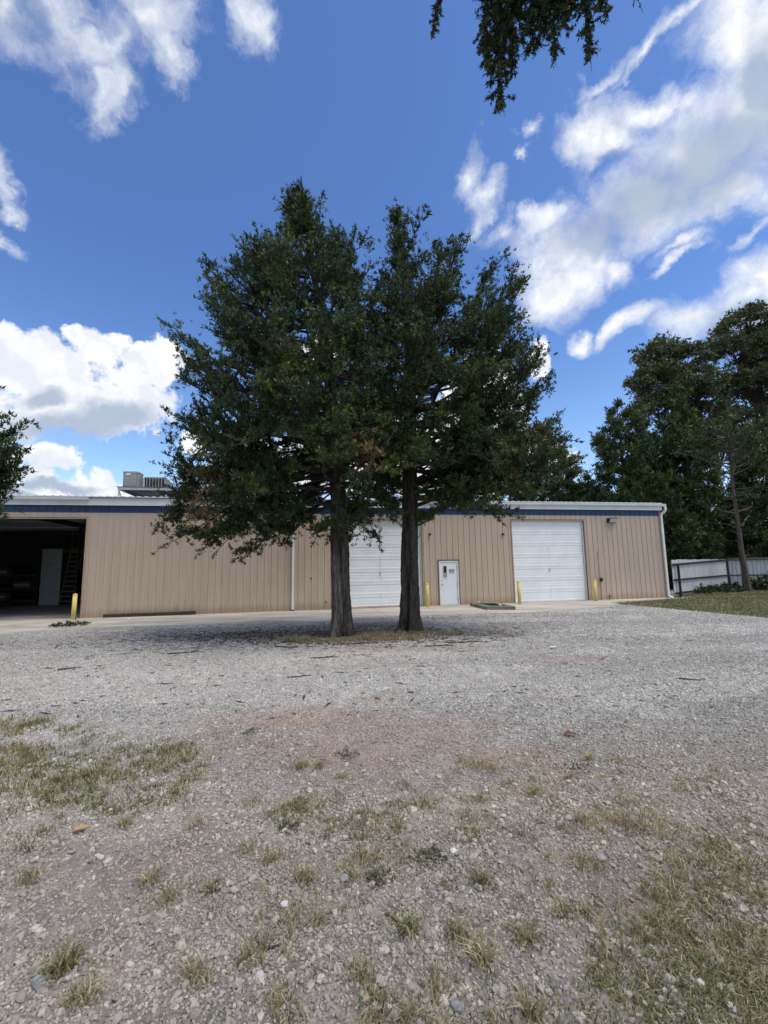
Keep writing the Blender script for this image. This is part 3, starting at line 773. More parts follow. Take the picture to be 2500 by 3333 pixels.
# concrete apron in slabs
AP = [(-30, -4.6), (-16, -4.5), (-13.6, -4.22), (-11.6, -3.71), (-10.2, -3.68), (-9.15, -3.7), (-7.32, -3.95), (-6.51, -3.87), (-5.51, -4.01), (-2.91, -4.15), (0.63, -3.75), (4.73, -4.15), (6.65, -3.9), (9.21, -3.31), (10.95, -2.2), (12.1, -0.9), (15.6, -0.75), (17.2, -0.6)]
ap = MB().box(S0, 17.0, -0.6, 0.2, -0.12, -0.02).build('concrete_apron', MAT['concrete'], None, loc=W0, rot=(0, 0, YAW))
label(ap, 'stained concrete apron along the foot of the building', kind='structure')
rng = random.Random(5)
joints = [-30, -25.5, -20.9, -16.2, -13.2, -9.0, -4.75, -0.6, 2.3, 6.5, 11.1, 17.2]
ax = [p[0] for p in AP]; ay = [p[1] for p in AP]
for a, b in zip(joints[:-1], joints[1:]):
    a2, b2 = a + 0.006, b - 0.006
    xs = [a2] + [q for q in np.arange(math.ceil(a2 / 0.35) * 0.35, b2, 0.35) if a2 + 0.05 < q < b2 - 0.05] + [b2]
    fy = [float(np.interp(q, ax, ay)) + 0.10 * math.sin(q * 2.3) + rng.uniform(-0.09, 0.09) for q in xs]
    zt = 0.012 + rng.uniform(-0.002, 0.003)
    pts = [(x, y) for x, y in zip(xs, fy)] + [(x, 0.0) for x in reversed(xs)]
    if a < -13.2 and b > -19.3: pts = [(x, y) for x, y in zip(xs, fy)] + [(x, 0.168) for x in reversed(xs)]
    n = len(pts)
    V = [(x, y, zt) for x, y in pts] + [(x, y, -0.10) for x, y in pts]
    m = MB(); m.add(V, [tuple(range(n)), tuple(range(n, 2 * n))[::-1]] + [(i, n + i, n + (i + 1) % n, (i + 1) % n) for i in range(n)])
    m.build('concrete_slab', MAT['concrete'], ap)

# concrete curb round a dark grate
cb = empty('drain_curb', wl(3.98, -2.70, 0.0), YAW, 'low mossy concrete curb frame around a dark grate by the entry door', 'drain curb')
Q = [(0.0, 0.0), (1.17, -0.36), (1.25, 1.72), (0.04, 2.02)]
def inset(Q, f):
    cx = sum(p[0] for p in Q) / 4; cy = sum(p[1] for p in Q) / 4
    return [(cx + (p[0] - cx) * f[0], cy + (p[1] - cy) * f[1]) for p in Q]
I = inset(Q, (0.62, 0.74)); O2 = inset(Q, (0.985, 0.985))
V = [(x, y, 0.0) for x, y in Q] + [(x, y, 0.15) for x, y in Q] + [(x, y, 0.165) for x, y in O2] + [(x, y, 0.165) for x, y in I] + [(x, y, 0.09) for x, y in I]
F = []
for k0 in (0, 4, 8, 12): F += [(k0 + i, k0 + (i + 1) % 4, k0 + 4 + (i + 1) % 4, k0 + 4 + i) for i in range(4)]
m = MB(); m.add(V, F + [(3, 2, 1, 0)]); m.build('rim', MAT['curb_concrete'], cb)
gp = MB().add([(x, y, 0.125) for x, y in I], [(0, 1, 2, 3)]).build('grate_plate', MAT['black_plastic'], cb)
for i in range(9):
    f0 = (i + 0.5) / 9
    p = (I[0][0] + (I[3][0] - I[0][0]) * f0, I[0][1] + (I[3][1] - I[0][1]) * f0); q = (I[1][0] + (I[2][0] - I[1][0]) * f0, I[1][1] + (I[2][1] - I[1][1]) * f0)
    MB().bar((*p, 0.135), (*q, 0.135), 0.03, 0.018).build('bar', MAT['dark_metal'], gp)

# loose white stones
def rock(name, r, seed, mat, loc, txt=None, cat=None, group=None, flat=0.7):
    bm = bmesh.new(); bmesh.ops.create_icosphere(bm, subdivisions=2, radius=r)
    rg = random.Random(seed); ph = [rg.uniform(0, 6) for _ in range(6)]
    for v in bm.verts:
        n = v.co.normalized(); k = 1 + 0.16 * math.sin(3 * n.x + ph[0]) + 0.14 * math.sin(4 * n.y + ph[1]) + 0.12 * math.sin(5 * n.z + ph[2])
        v.co *= k; v.co.z *= flat
    me = bpy.data.meshes.new(name); bm.to_mesh(me); bm.free()
    o = link(name, me, mat, None, loc); o.rotation_euler = (0, 0, rg.uniform(0, 6))
    return label(o, txt, cat, group)
G = 'white stones on the concrete'
p = wl(4.62, -2.66, 0.205); rock('white_stone', 0.065, 1, MAT['white_stone'], p, 'white stone sitting on the front rim of the drain curb', 'stone', G)
p = wl(4.36, -0.90, 0.20); rock('white_stone', 0.055, 2, MAT['white_stone'], p, 'white stone on the back rim of the drain curb', 'stone', G)
p = wl(3.82, -3.2, 0.04); rock('white_stone', 0.06, 3, MAT['white_stone'], p, 'flat white stone on concrete in front of the drain curb', 'stone', G, 0.5)
p = wl(-10.72, -1.55, 0.05); rock('white_stone', 0.06, 4, MAT['white_stone'], p, 'front white stone of two on concrete before the dark timber', 'stone', G)
p = wl(-10.45, -0.95, 0.05); rock('white_stone', 0.05, 5, MAT['white_stone'], p, 'rear white stone of two on concrete before the dark timber', 'stone', G)

# ------------------------------------------------------------------ inside the open bay
wp = empty('insulation_board', (-20.32, 25.62, 0.02), R(8), 'tall pale panel sheet standing at the back of the dark bay', 'panel')
MB().box(0.0, 1.08, 0, 0.05, 0.0, 2.42).build('sheet', MAT['interior_panel'], wp)
MB().box(0.0, 1.08, 0.004, 0.05, 2.43, 3.3).build('sheet', MAT['interior_panel'], wp)
ld = empty('rolling_ladder', (-19.16, 25.68, 0.02), R(8), 'tall yellow rolling stair ladder beside the pale panel in the bay', 'ladder')
for x0 in (0.0, 0.66):
    MB().bar((x0, 0, 0.0), (x0, 0.9, 3.36), 0.05).build('stringer', MAT['ladder_yellow'], ld)
    MB().bar((x0, 1.7, 0.0), (x0, 1.7, 3.36), 0.05).build('leg', MAT['ladder_yellow'], ld)
    MB().bar((x0, 0.9, 3.36), (x0, 0.9, 4.45), 0.04).bar((x0, 1.7, 3.36), (x0, 1.7, 4.45), 0.04).bar((x0, 0.88, 4.45), (x0, 1.72, 4.45), 0.04).bar((x0, 0.9, 3.95), (x0, 1.7, 3.95), 0.03).build('handrail', MAT['ladder_yellow'], ld)
for i in range(11):
    f0 = (i + 0.6) / 11.4
    MB().box(0.03, 0.63, 0.9 * f0 - 0.02, 0.9 * f0 + 0.18, 3.36 * f0, 3.36 * f0 + 0.03).build('step', MAT['interior_panel'], ld)
MB().box(0.0, 0.66, 0.9, 1.7, 3.33, 3.37).build('platform', MAT['ladder_yellow'], ld)
mz = empty('mezzanine_rail', (-22.4, 27.9, 0.02), R(8), 'yellow guard rail on the edge of the loft behind the panel', 'railing')
MB().box(0, 3.0, 0, 0.12, 3.15, 3.40).build('beam', MAT['ladder_yellow'], mz)
for i in range(3):
    MB().bar((0.05 + 1.4 * i, 0.05, 3.4), (0.05 + 1.4 * i, 0.05, 4.4), 0.05).build('post', MAT['ladder_yellow'], mz)
for zz in (3.9, 4.4):
    MB().bar((0, 0.05, zz), (3.0, 0.05, zz), 0.05).build('rail', MAT['ladder_yellow'], mz)
MB().bar((0.05, 0.06, -0.02), (0.05, 0.06, 3.15), 0.1).bar((2.9, 0.06, -0.02), (2.9, 0.06, 3.15), 0.1).build('support', MAT['rack_dark'], mz)
def rack(name, loc, rz, w, d, h, levels, txt, decks=True):
    r = empty(name, loc, rz, txt, 'rack', 'storage racks inside the bay')
    for x0 in (0, w):
        for y0 in (0, d):
            MB().box(x0 - 0.05, x0 + 0.05, y0 - 0.05, y0 + 0.05, 0, h).build('upright', MAT['rack_dark'], r)
        zz = 0.15
        up = True
        while zz + 0.75 < h:
            MB().bar((x0, 0 if up else d, zz), (x0, d if up else 0, zz + 0.7), 0.035).build('brace', MAT['rack_dark'], r)
            zz += 0.75; up = not up
    for z in levels:
        for y0 in (0, d):
            MB().box(0.051, w - 0.051, y0 - 0.03, y0 + 0.03, z - 0.11, z).build('beam', MAT['rack_dark'], r)
        if decks: MB().box(0.051, w - 0.051, 0.03, d - 0.03, z - 0.04, z + 0.03).build('deck', MAT['rack_wood'], r)
    return r
rack('storage_rack', (-23.45, 25.3, 0.02), R(8), 2.95, 1.0, 4.2, (0.3, 1.0, 1.75, 2.6), 'dark storage rack with loaded shelves left of the pale panel')
rack('storage_rack', (-18.33, 25.85, 0.02), R(8), 2.4, 1.0, 4.55, (2.3, 3.9), 'dark storage rack behind the right edge of the bay opening', False)
for i, (dx, z, w_, h_, txt) in enumerate(((0.35, 0.33, 0.8, 0.42, 'pale box on the lowest shelf of the left rack'), (1.5, 1.03, 0.9, 0.35, 'pale box on the second shelf of the left rack'), (0.5, 1.78, 0.6, 0.4, 'small pale box on the third shelf of the left rack'))):
    b_ = empty('storage_box', (-23.45 + dx * math.cos(R(8)), 25.3 + dx * math.sin(R(8)) + 0.2, 0.02 + z + 0.003), R(8), txt, 'box', 'boxes on the left rack')
    MB().box(0, w_, 0, 0.5, 0, h_).build('carton', MAT['rack_wood'], b_)
    MB().box(0.0, w_, -0.002, -0.001, h_ * 0.35, h_ * 0.6).build('tape', MAT['interior_panel'], b_)

# ------------------------------------------------------------------ on the roof
def roofz(y): return 5.20 + 0.66 / 7.9 * (y + 0.2)
PX, PY = -13.25, 3.15                      # platform's front left corner, along wall / into building
pf = empty('equipment_platform', wl(PX, PY, 0), YAW, 'raised galvanised steel platform carrying two cooling units on the roof', 'platform')
PW, PD, PZ = 4.6, 3.0, 6.22
MB().box(0, PW, 0, 0.06, PZ - 0.13, PZ).build('front_beam', MAT['galvanised'], pf)
MB().box(0, PW, PD - 0.06, PD, PZ - 0.13, PZ).build('back_beam', MAT['galvanised'], pf)
for x0 in (0.0, 1.52, 3.04, PW - 0.06):
    MB().box(x0, x0 + 0.06, 0.062, PD - 0.062, PZ - 0.13, PZ - 0.005).build('joist', MAT['galvanised'], pf)
MB().box(-0.05, PW + 0.05, -0.03, PD + 0.03, PZ + 0.002, PZ + 0.03).build('deck', MAT['dark_metal'], pf)
for x0 in (0.05, 2.3, PW - 0.1):
    for y0 in (0.05, PD - 0.1):
        zb = roofz(PY + y0) - 0.02
        MB().bar((x0, y0, zb), (x0, y0, PZ - 0.132), 0.06).build('leg', MAT['galvanised'], pf)
    MB().bar((x0, 0.06, PZ - 0.17), (x0, 0.6, roofz(PY + 0.6) + 0.02), 0.035).build('brace', MAT['galvanised'], pf)
def ac_box(name, loc, w, d, h, txt, vertical):
    o = empty(name, loc, YAW, txt, 'air conditioner', 'cooling units on the roof platform')
    bm = bmesh.new(); bmesh.ops.create_cube(bm, size=1)
    for v in bm.verts: v.co = Vector((v.co.x * (w - 0.06) + w / 2, v.co.y * (d - 0.06) + d / 2, v.co.z * (h - 0.12) + h / 2))
    ve = [e for e in bm.edges if abs(e.verts[0].co.z - e.verts[1].co.z) > 0.1]
    bmesh.ops.bevel(bm, geom=ve, offset=0.10, segments=4, affect='EDGES')
    me = bpy.data.meshes.new('coil'); bm.to_mesh(me); bm.free()
    link('coil', me, MAT['ac_dark'] if vertical else MAT['ac_gray'], o)
    def slab(z0, z1, nm, g=0.0):
        bm = bmesh.new(); bmesh.ops.create_cube(bm, size=1)
        for v in bm.verts: v.co = Vector((v.co.x * (w + g) + w / 2, v.co.y * (d + g) + d / 2, v.co.z * (z1 - z0) + (z0 + z1) / 2))
        ve = [e for e in bm.edges if abs(e.verts[0].co.z - e.verts[1].co.z) > (z1 - z0) * 0.5]
        bmesh.ops.bevel(bm, geom=ve, offset=0.11, segments=4, affect='EDGES')
        me = bpy.data.meshes.new(nm); bm.to_mesh(me); bm.free(); return link(nm, me, MAT['ac_gray'], o)
    slab(0.0, 0.062, 'base_pan'); slab(h - 0.075, h, 'top_cover')
    if vertical:
        n = 7
        for i in range(n + 1):
            MB().box(0.03 + (w - 0.06) * i / n - 0.018, 0.03 + (w - 0.06) * i / n + 0.018, 0.0, 0.028, 0.063, h - 0.076).build('slat', MAT['ac_gray'], o)
            MB().box(w - 0.028, w, 0.03 + (d - 0.06) * i / n - 0.018, 0.03 + (d - 0.06) * i / n + 0.018, 0.064, h - 0.077).build('slat', MAT['ac_gray'], o)
    else:
        for i in range(6): slab(0.14 + i * (h - 0.22) / 6, 0.155 + i * (h - 0.22) / 6, 'louvre', -0.03)
        MB().box(0.2, 0.43, -0.006, 0.03, h - 0.20, h - 0.11).build('name_plate', MAT['white_metal'], o)
    return o
ac_box('cooling_unit', wl(PX + 0.02, PY + 0.35, PZ + 0.032), 0.82, 0.86, 0.88, 'grey cooling unit with level louvre lines on the left of the roof platform', False)
ac_box('cooling_unit', wl(PX + 0.86, PY + 0.95, PZ + 0.032), 1.10, 0.95, 0.72, 'dark cooling unit with upright slats behind the louvred one', True)
# low pale roof showing over the eave at far left
rm = empty('roof_monitor', wl(-27.5, 13.0, 0), YAW, 'pale metal gabled roof hood rising above the eave at far left', 'roof hood')
m = MB(); V = [(x, y, z) for y in (0, 2.0) for x, z in ((-2.4, 5.2), (4.4, 5.2), (4.4, 7.55), (2.75, 8.45), (-0.5, 8.45), (-2.4, 7.5))]
m.add(V, [tuple(range(6)), tuple(range(6, 12))[::-1]] + [(i, (i + 1) % 6, 6 + (i + 1) % 6, 6 + i) for i in range(6)]); m.build('shell', MAT['roof_metal'], rm)
MB().bar((4.45, -0.06, 7.5), (2.75, -0.06, 8.47), 0.12, 0.14).bar((2.75, -0.06, 8.47), (-0.5, -0.06, 8.47), 0.12, 0.14).build('edge_trim', MAT['fascia_white'], rm)

# ------------------------------------------------------------------ sheet metal fence
FA, FB, FC = Vector((15.93, 24.12, 0)), Vector((24.7, 31.37, 0)), Vector((37.0, 24.7, 0))
fn = empty('metal_fence', FA, 0, 'pale ribbed sheet metal fence with dark rusty posts and rails', 'fence')
def fence_sheet_mesh(w):
    prof = []; n = 4
    for i in range(n):
        x = i * w / n; prof += [(x, 0), (x + 0.02, 0.025), (x + 0.05, 0.025), (x + 0.07, 0)]
    prof.append((w, 0))
    V = [(x, y, z) for z in (0.0, 2.0) for x, y in prof]; m = len(prof)
    me = bpy.data.meshes.new('fence_sheet'); me.from_pydata(V, [], [(i, i + 1, m + i + 1, m + i) for i in range(m - 1)]); me.update(); return me
me_fs = fence_sheet_mesh(0.92)
def fence_run(A, B, toward, rails, posts, cap):
    d = (B - A); L = d.length; u = d / L; nrm = Vector((u.y, -u.x, 0))
    if nrm.dot(toward) < 0: nrm = -nrm
    ang = math.atan2(u.y, u.x)
    x = 0.0
    rg = random.Random(int(L * 10))
    while x < L - 0.2:
        p = A + u * x - FA
        o = link('fence_sheet', me_fs, MAT['fence_sheet_metal'], fn, (p.x, p.y, 0.07 + rg.uniform(-0.015, 0.01)), (0, 0, ang))
        x += 0.922
    for z0, z1, h in rails:
        a_ = A + nrm * 0.065 - FA; b_ = B + nrm * 0.065 - FA
        MB().bar((a_.x, a_.y, z0), (b_.x, b_.y, z1), 0.06, h).build('rail', MAT['rust_steel'], fn)
    for f0, h in posts:
        p = A + u * L * f0 + nrm * 0.15 - FA
        MB().box(-0.06, 0.06, -0.05, 0.05, -0.1, h).build('post', MAT['rust_steel'], fn, loc=p, rot=(0, 0, ang))
    if cap:
        a_ = A - FA; b_ = B - FA
        MB().bar((a_.x, a_.y, 2.11), (b_.x, b_.y, 2.11), 0.09, 0.05).build('cap_rail', MAT['brown_trim'], fn)
fence_run(FA, FB, Vector((1, -1, 0)), ((1.79, 2.0, 0.11), (0.95, 0.92, 0.10), (0.22, 0.14, 0.11)), ((0.045, 1.84),), False)
fence_run(FB, FC, Vector((-1, -1, 0)), ((2.0, 2.0, 0.06), (0.92, 0.92, 0.07), (0.12, 0.12, 0.08)), ((0.0, 2.1), (0.4, 2.06), (0.8, 2.06)), True)

# ------------------------------------------------------------------ trees
GREENS = np.array([(0.048, 0.080, 0.022), (0.034, 0.066, 0.026), (0.085, 0.112, 0.028), (0.046, 0.066, 0.020), (0.028, 0.054, 0.024)])
BROWN = np.array([(0.22, 0.16, 0.075), (0.17, 0.115, 0.06), (0.27, 0.20, 0.10)])

def norm(a): return a / np.maximum(np.linalg.norm(a, axis=-1, keepdims=True), 1e-9)

def sprays(rng, P, D, S, tint, K=7, wide=0.34, spread=0.75, upb=0.2):
    """K narrow leaf-like blades round every point P, pointing along D"""
    n = len(P)
    P = np.repeat(P, K, 0); D = np.repeat(D, K, 0); S = np.repeat(S, K)[:, None]; tint = np.repeat(tint, K, 0)
    d = norm(D + rng.normal(0, spread, P.shape) + np.array([0, 0, upb]))
    base = P + rng.normal(0, 0.30, P.shape) * S
    L = S * rng.uniform(0.6, 1.25, (n * K, 1)); Wd = L * rng.uniform(0.6, 1.3, (n * K, 1)) * wide
    sd = norm(np.cross(d, rng.normal(0, 1, P.shape)))
    V = np.stack([base - sd * Wd * 0.5, base + sd * Wd * 0.5, base + d * L], 1).reshape(-1, 3)
    Q = np.arange(len(V)).reshape(-1, 3)
    t = tint * rng.uniform(0.75, 1.3, (n * K, 1))
    return V, Q, np.repeat(t, 3, 0)

def tubes(paths, n=5):
    """many thin tapering tubes as one vertex/quad set; paths: list of (pts (k,3), radii (k))"""
    V, Q = [], []; k0 = 0
    for pts, rad in paths:
        pts = np.asarray(pts); m = len(pts)
        t = norm(np.gradient(pts, axis=0))
        ref = np.where(np.abs(t[:, 2:3]) > 0.8, np.array([[1.0, 0, 0]]), np.array([[0, 0, 1.0]]))
        u = norm(np.cross(t, ref)); w = np.cross(t, u)
        a = np.arange(n) * 2 * PI / n
        ring = pts[:, None, :] + (u[:, None, :] * np.cos(a)[None, :, None] + w[:, None, :] * np.sin(a)[None, :, None]) * np.asarray(rad)[:, None, None]
        V.append(ring.reshape(-1, 3))
        i = (np.arange(m - 1)[:, None] * n + np.arange(n)[None, :]); j = (np.arange(m - 1)[:, None] * n + (np.arange(n)[None, :] + 1) % n)
        Q.append(np.stack([i, j, j + n, i + n], -1).reshape(-1, 4) + k0); k0 += m * n
    return np.concatenate(V), np.concatenate(Q)

def curve(a, b, rng, k=8, sag=0.0, wob=0.06, up=0.0):
    """bent line from a to b: leaves flat, sag > 0 droops, up > 0 lifts at the tip"""
    a, b = np.asarray(a, float), np.asarray(b, float)
    t = np.linspace(0, 1, k)[:, None]
    p = a + (b - a) * t
    L = np.linalg.norm(b - a)
    p[:, 2:3] += -sag * L * np.sin(PI * t) + up * L * (t ** 2 - t)
    w = rng.normal(0, wob * L, (3, 3)); s = np.sin(PI * t) * w[0] + np.sin(2 * PI * t) * w[1] * 0.5 + np.sin(3 * PI * t) * w[2] * 0.25
    return p + s

def at_t(p, t):
    f = t * (len(p) - 1); i = min(int(f), len(p) - 2); return p[i] + (p[i + 1] - p[i]) * (f - i)

def trunk_mesh(name, pts, rad, mat, parent, tint, seam=None, sides=56, dz=0.07, seed=1, tint2=None):
    """ridged, flaring trunk following a curve"""
    rng = np.random.default_rng(seed)
    pts = np.asarray(pts, float); rad = np.asarray(rad, float)
    L = np.concatenate([[0], np.cumsum(np.linalg.norm(np.diff(pts, axis=0), axis=1))])
    m = int(L[-1] / dz) + 2; s = np.linspace(0, L[-1], m)
    P = np.stack([np.interp(s, L, pts[:, i]) for i in range(3)], -1); r = np.interp(s, L, rad)
    th = np.arange(sides) * 2 * PI / sides
    T, Zz = np.meshgrid(th, P[:, 2])
    ph = rng.uniform(0, 6, 12)
    drift = 0.35 * np.sin(0.9 * Zz + ph[0]) + 0.2 * np.sin(2.3 * Zz + ph[1])
    g = 0.055 * np.sin(5 * T + 3 * drift + ph[2]) + 0.045 * np.sin(9 * T - 4 * drift + ph[3]) + 0.035 * np.sin(15 * T + 5 * drift + 0.6 * np.sin(3 * Zz) + ph[4]) + 0.03 * np.sin(23 * T - 6 * drift + ph[5])
    g += 0.05 * np.sin(3 * T + 0.7 * Zz + ph[6]) + 0.03 * np.sin(2.7 * Zz + 2 * T + ph[7])
    g *= 1 + 1.3 * np.clip(0.7 - Zz, 0, 0.7)
    gx = rng.uniform(-1, 1, (max(4, m // 7), 40)); kz = np.linspace(0, len(gx) - 1.001, m); kt = (th / (2 * PI) * 40)
    zi = kz.astype(int)[:, None]; zf = (kz - kz.astype(int))[:, None]; ti = kt.astype(int)[None, :] % 40; tf = (kt - kt.astype(int))[None, :]
    fib = (gx[zi, ti] * (1 - tf) + gx[zi, (ti + 1) % 40] * tf) * (1 - zf) + (gx[zi + 1, ti] * (1 - tf) + gx[zi + 1, (ti + 1) % 40] * tf) * zf
    if sides > 40: g += 0.075 * fib + 0.02 * rng.normal(0, 1, T.shape)
    if seam is not None:
        a0, z1 = seam
        dlt = np.angle(np.exp(1j * (T - a0 - 0.12 * np.sin(1.7 * Zz))))
        dep = np.clip((z1 - Zz) / 0.8, 0, 1)
        g += -0.24 * np.exp(-(dlt / 0.16) ** 2) * dep + 0.07 * np.exp(-(np.abs(dlt) - 0.6) ** 2 / 0.15) * dep
    rr = r[:, None] * (1 + g)
    V = np.stack([P[:, None, 0] + rr * np.cos(T), P[:, None, 1] + rr * np.sin(T), np.repeat(P[:, 2:3], sides, 1)], -1).reshape(-1, 3)
    i = np.arange(m - 1)[:, None] * sides + np.arange(sides)[None, :]; j = np.arange(m - 1)[:, None] * sides + (np.arange(sides)[None, :] + 1) % sides
    Q = np.stack([i, j, j + sides, i + sides], -1).reshape(-1, 4)
    tt = np.array(tint)[None, :] * (1 + 2.2 * g.reshape(-1, 1))
    if tint2 is not None:
        wgt = (np.cos(T - tint2[1]) > -0.1).astype(float).reshape(-1, 1) * np.clip((tint2[2] - Zz.reshape(-1, 1)) / 0.6, 0, 1)
        tt = tt * (1 - wgt) + np.array(tint2[0])[None, :] * (1 + 2.2 * g.reshape(-1, 1)) * wgt
    return link(name, np_mesh(name, V, Q, np.clip(tt, 0.01, 1), smooth=True), mat, parent)

def grow(rng, limbs, spray_size=0.088, step=0.19, twig=(0.28, 0.62), K=10, start0=0.45, dens=0.072, brown=(), lift=0.35, tone=1.0, min_r=0.004, upb=0.25, wide=0.42, pad=0):
    """branchlets and sprays along limbs. limbs: (pts, r0). returns tube paths, spray arrays"""
    paths, P, D, S, T = [], [], [], [], []
    for li, (p, r0) in enumerate(limbs):
        short = len(p) <= 6; start = 0.1 if short else start0
        L = float(np.sum(np.linalg.norm(np.diff(p, axis=0), axis=1)))
        tt = np.linspace(0, 1, len(p))
        paths.append((p, r0 * (1 - 0.85 * tt) + min_r))
        ltone = rng.uniform(0.6, 1.45); lcol = rng.integers(0, len(GREENS))
        nb = max(3, int(L * (1 - start) / step))
        for k in range(nb + 1):
            t = start + (1 - start) * min(1, (k + rng.uniform(0, 0.8)) / nb)
            a = at_t(p, t); tang = at_t(p, min(1, t + 0.06)) - at_t(p, max(0, t - 0.06)); tang = tang / (np.linalg.norm(tang) + 1e-9)
            sidev = np.cross(tang, [0, 0, 1]); sidev = sidev / (np.linalg.norm(sidev) + 1e-6)
            sgn = 1 if k % 2 else -1
            d = tang * rng.uniform(0.35, 1.0) + sidev * sgn * rng.uniform(0.3, 1.0) + np.array([0, 0, rng.uniform(-0.25, 0.8) * 1.0 + lift * 0.5])
            if k == nb: d = tang + rng.normal(0, 0.15, 3)
            d /= np.linalg.norm(d)
            bl = rng.uniform(*twig) * (0.55 + 0.6 * min(1, L / 3)) * (1.15 - 0.45 * t)
            q = curve(a, a + d * bl, rng, 4, 0, 0.07, 0.25 * lift)
            paths.append((q, np.linspace(0.010, 0.0035, 4)))
            ns = max(2, int(bl / dens)); u = (np.arange(ns) + rng.uniform(0, 1, ns)) / ns * 0.9 + 0.12
            pos = np.array([at_t(q, min(1, x)) for x in u])
            dirv = np.repeat((q[-1] - q[-2])[None, :], ns, 0); dirv = norm(dirv)
            P.append(pos); D.append(dirv); S.append(spray_size * rng.uniform(0.7, 1.3, ns))
            c = GREENS[lcol if rng.random() < 0.6 else rng.integers(0, len(GREENS))] * ltone * tone * rng.uniform(0.85, 1.15)
            T.append(np.repeat(c[None, :], ns, 0))
    for p, r0 in (limbs if pad else []):
        L = float(np.sum(np.linalg.norm(np.diff(p, axis=0), axis=1)))
        for f in (rng.uniform(0.86, 0.97), rng.uniform(0.6, 0.8)):
            c0 = at_t(p, f); n = int(pad * rng.uniform(0.5, 1.4) * min(1.0, 0.4 + L / 3)); sg = rng.uniform(0.13, 0.27) * min(1.0, 0.6 + L / 5)
            o = rng.normal(0, 1, (n, 3)) * np.array([sg, sg, sg * 0.62]); tang = norm(p[-1] - p[-2])
            P.append(c0 + o + np.array([0, 0, 0.04])); D.append(norm(o / sg * 0.6 + tang * 0.6 + np.array([0, 0, 0.5]))); S.append(spray_size * rng.uniform(0.7, 1.3, n))
            T.append(np.repeat((GREENS[rng.integers(0, len(GREENS))] * tone * rng.uniform(0.6, 1.5))[None, :], n, 0))
    P, D, S, T = np.concatenate(P), np.concatenate(D), np.concatenate(S), np.concatenate(T)
    for (cx, cy, cz, r_, pr) in brown:
        dd = np.sqrt((P[:, 0] - cx) ** 2 + ((P[:, 1] - cy) * 0.4) ** 2 + (P[:, 2] - cz) ** 2)
        hit = (dd < r_ * (0.6 + 0.5 * rng.random(len(P)))) & (rng.random(len(P)) < pr)
        T[hit] = BROWN[rng.integers(0, 3, hit.sum())] * rng.uniform(0.7, 1.2, (hit.sum(), 1))
    return paths, sprays(rng, P, D, S, T, K, wide=wide, spread=0.8, upb=upb)

def finish_tree(root, paths, spr, bark_t=(0.10, 0.085, 0.075), nt=5, off=(0, 0, 0)):
    big = [q for q in paths if len(q[0]) >= 5]; small = [q for q in paths if len(q[0]) < 5]
    V, Q = tubes(big, nt)
    if small:
        V2, Q2 = tubes(small, 3); Q = np.concatenate([Q, Q2 + len(V)]); V = np.concatenate([V, V2])
    link('branches', np_mesh('branches', V, Q, np.tile(np.array(bark_t) * 0.8, (len(V), 1))), MAT['bark'], root)
    link('crown', np_mesh('crown', spr[0], spr[1], spr[2], 3), MAT['foliage'], root)

def shape_limbs(rng, base, axis, left, right, n, ry, zlow, rise=(0.15, 0.6), fill=(0.55, 1.0), taper_top=1.0, droop_z=5.5, front=1.0, second=3, zc=0.0):
    """limbs whose tips fill the outline given by (x, z) lists left and right, round in depth"""
    ls = sorted(left, key=lambda p: p[1]); rs = sorted(right, key=lambda p: p[1])
    lx, lz = [p[0] for p in ls], [p[1] for p in ls]; rx, rz = [p[0] for p in rs], [p[1] for p in rs]
    zmax = max(lz[-1], rz[-1])
    ax = np.asarray(axis, float)
    axx = lambda z: np.array([np.interp(z, ax[:, 2], ax[:, 0]), np.interp(z, ax[:, 2], ax[:, 1])])
    zs = np.linspace(zlow, zmax, 200); wts = np.interp(zs, rz, rx) - np.interp(zs, lz, lx); wts = np.maximum(wts, 0.3) + 0.8
    cdf = np.cumsum(wts) / np.sum(wts)
    out = []
    for i in range(n):
        z1 = float(np.interp((i + rng.uniform(0, 1)) / n, cdf, zs))
        az = i * 2.399963 + rng.normal(0, 0.3)
        if z1 < zc and math.cos(az) > -0.55 and math.cos(az) < 0.55: z1 = zc + rng.uniform(0, 2.5)
        l, r = np.interp(z1, lz, lx), np.interp(z1, rz, rx)
        c = axx(z1); cx = min(max(c[0], l + 0.2), r - 0.2)
        ext = (r - cx) if math.cos(az) > 0 else (cx - l)
        w = max(0.3, (r - l) * 0.5)
        f = rng.uniform(*fill) ** 0.6
        dy = math.sin(az) * min(ry, w * 1.05) * f * float(np.interp(z1, [0.5 * zmax, 0.9 * zmax], [1.0, 0.4]))
        tip = np.array([cx + math.cos(az) * max(ext - 0.45, 0.1) * f * (0.92 + 0.08 * abs(math.cos(az))), c[1] + dy * front, z1])
        reach = np.linalg.norm(tip[:2] - c)
        k = rng.uniform(*rise)
        frac = (z1 - zlow) / (zmax - zlow)
        z0 = z1 - reach * (k * (0.5 + 1.2 * frac)) - rng.uniform(0, 0.3)
        up = 0.35
        if z1 < droop_z and reach > 1.5:
            z0 = z1 + rng.uniform(0.2, 0.9) + 0.12 * reach; up = 0.0
        z0 = min(max(z0, zlow * 0.85), zmax - 0.3)
        c0 = axx(z0); st = np.array([c0[0], c0[1], z0])
        p = curve(st, tip, rng, 9, -0.05 if up == 0 else 0.04, 0.06, up)
        out.append((p, 0.012 + 0.016 * np.linalg.norm(tip - st)))
        if second: out += offshoots(rng, p, second)
    return out

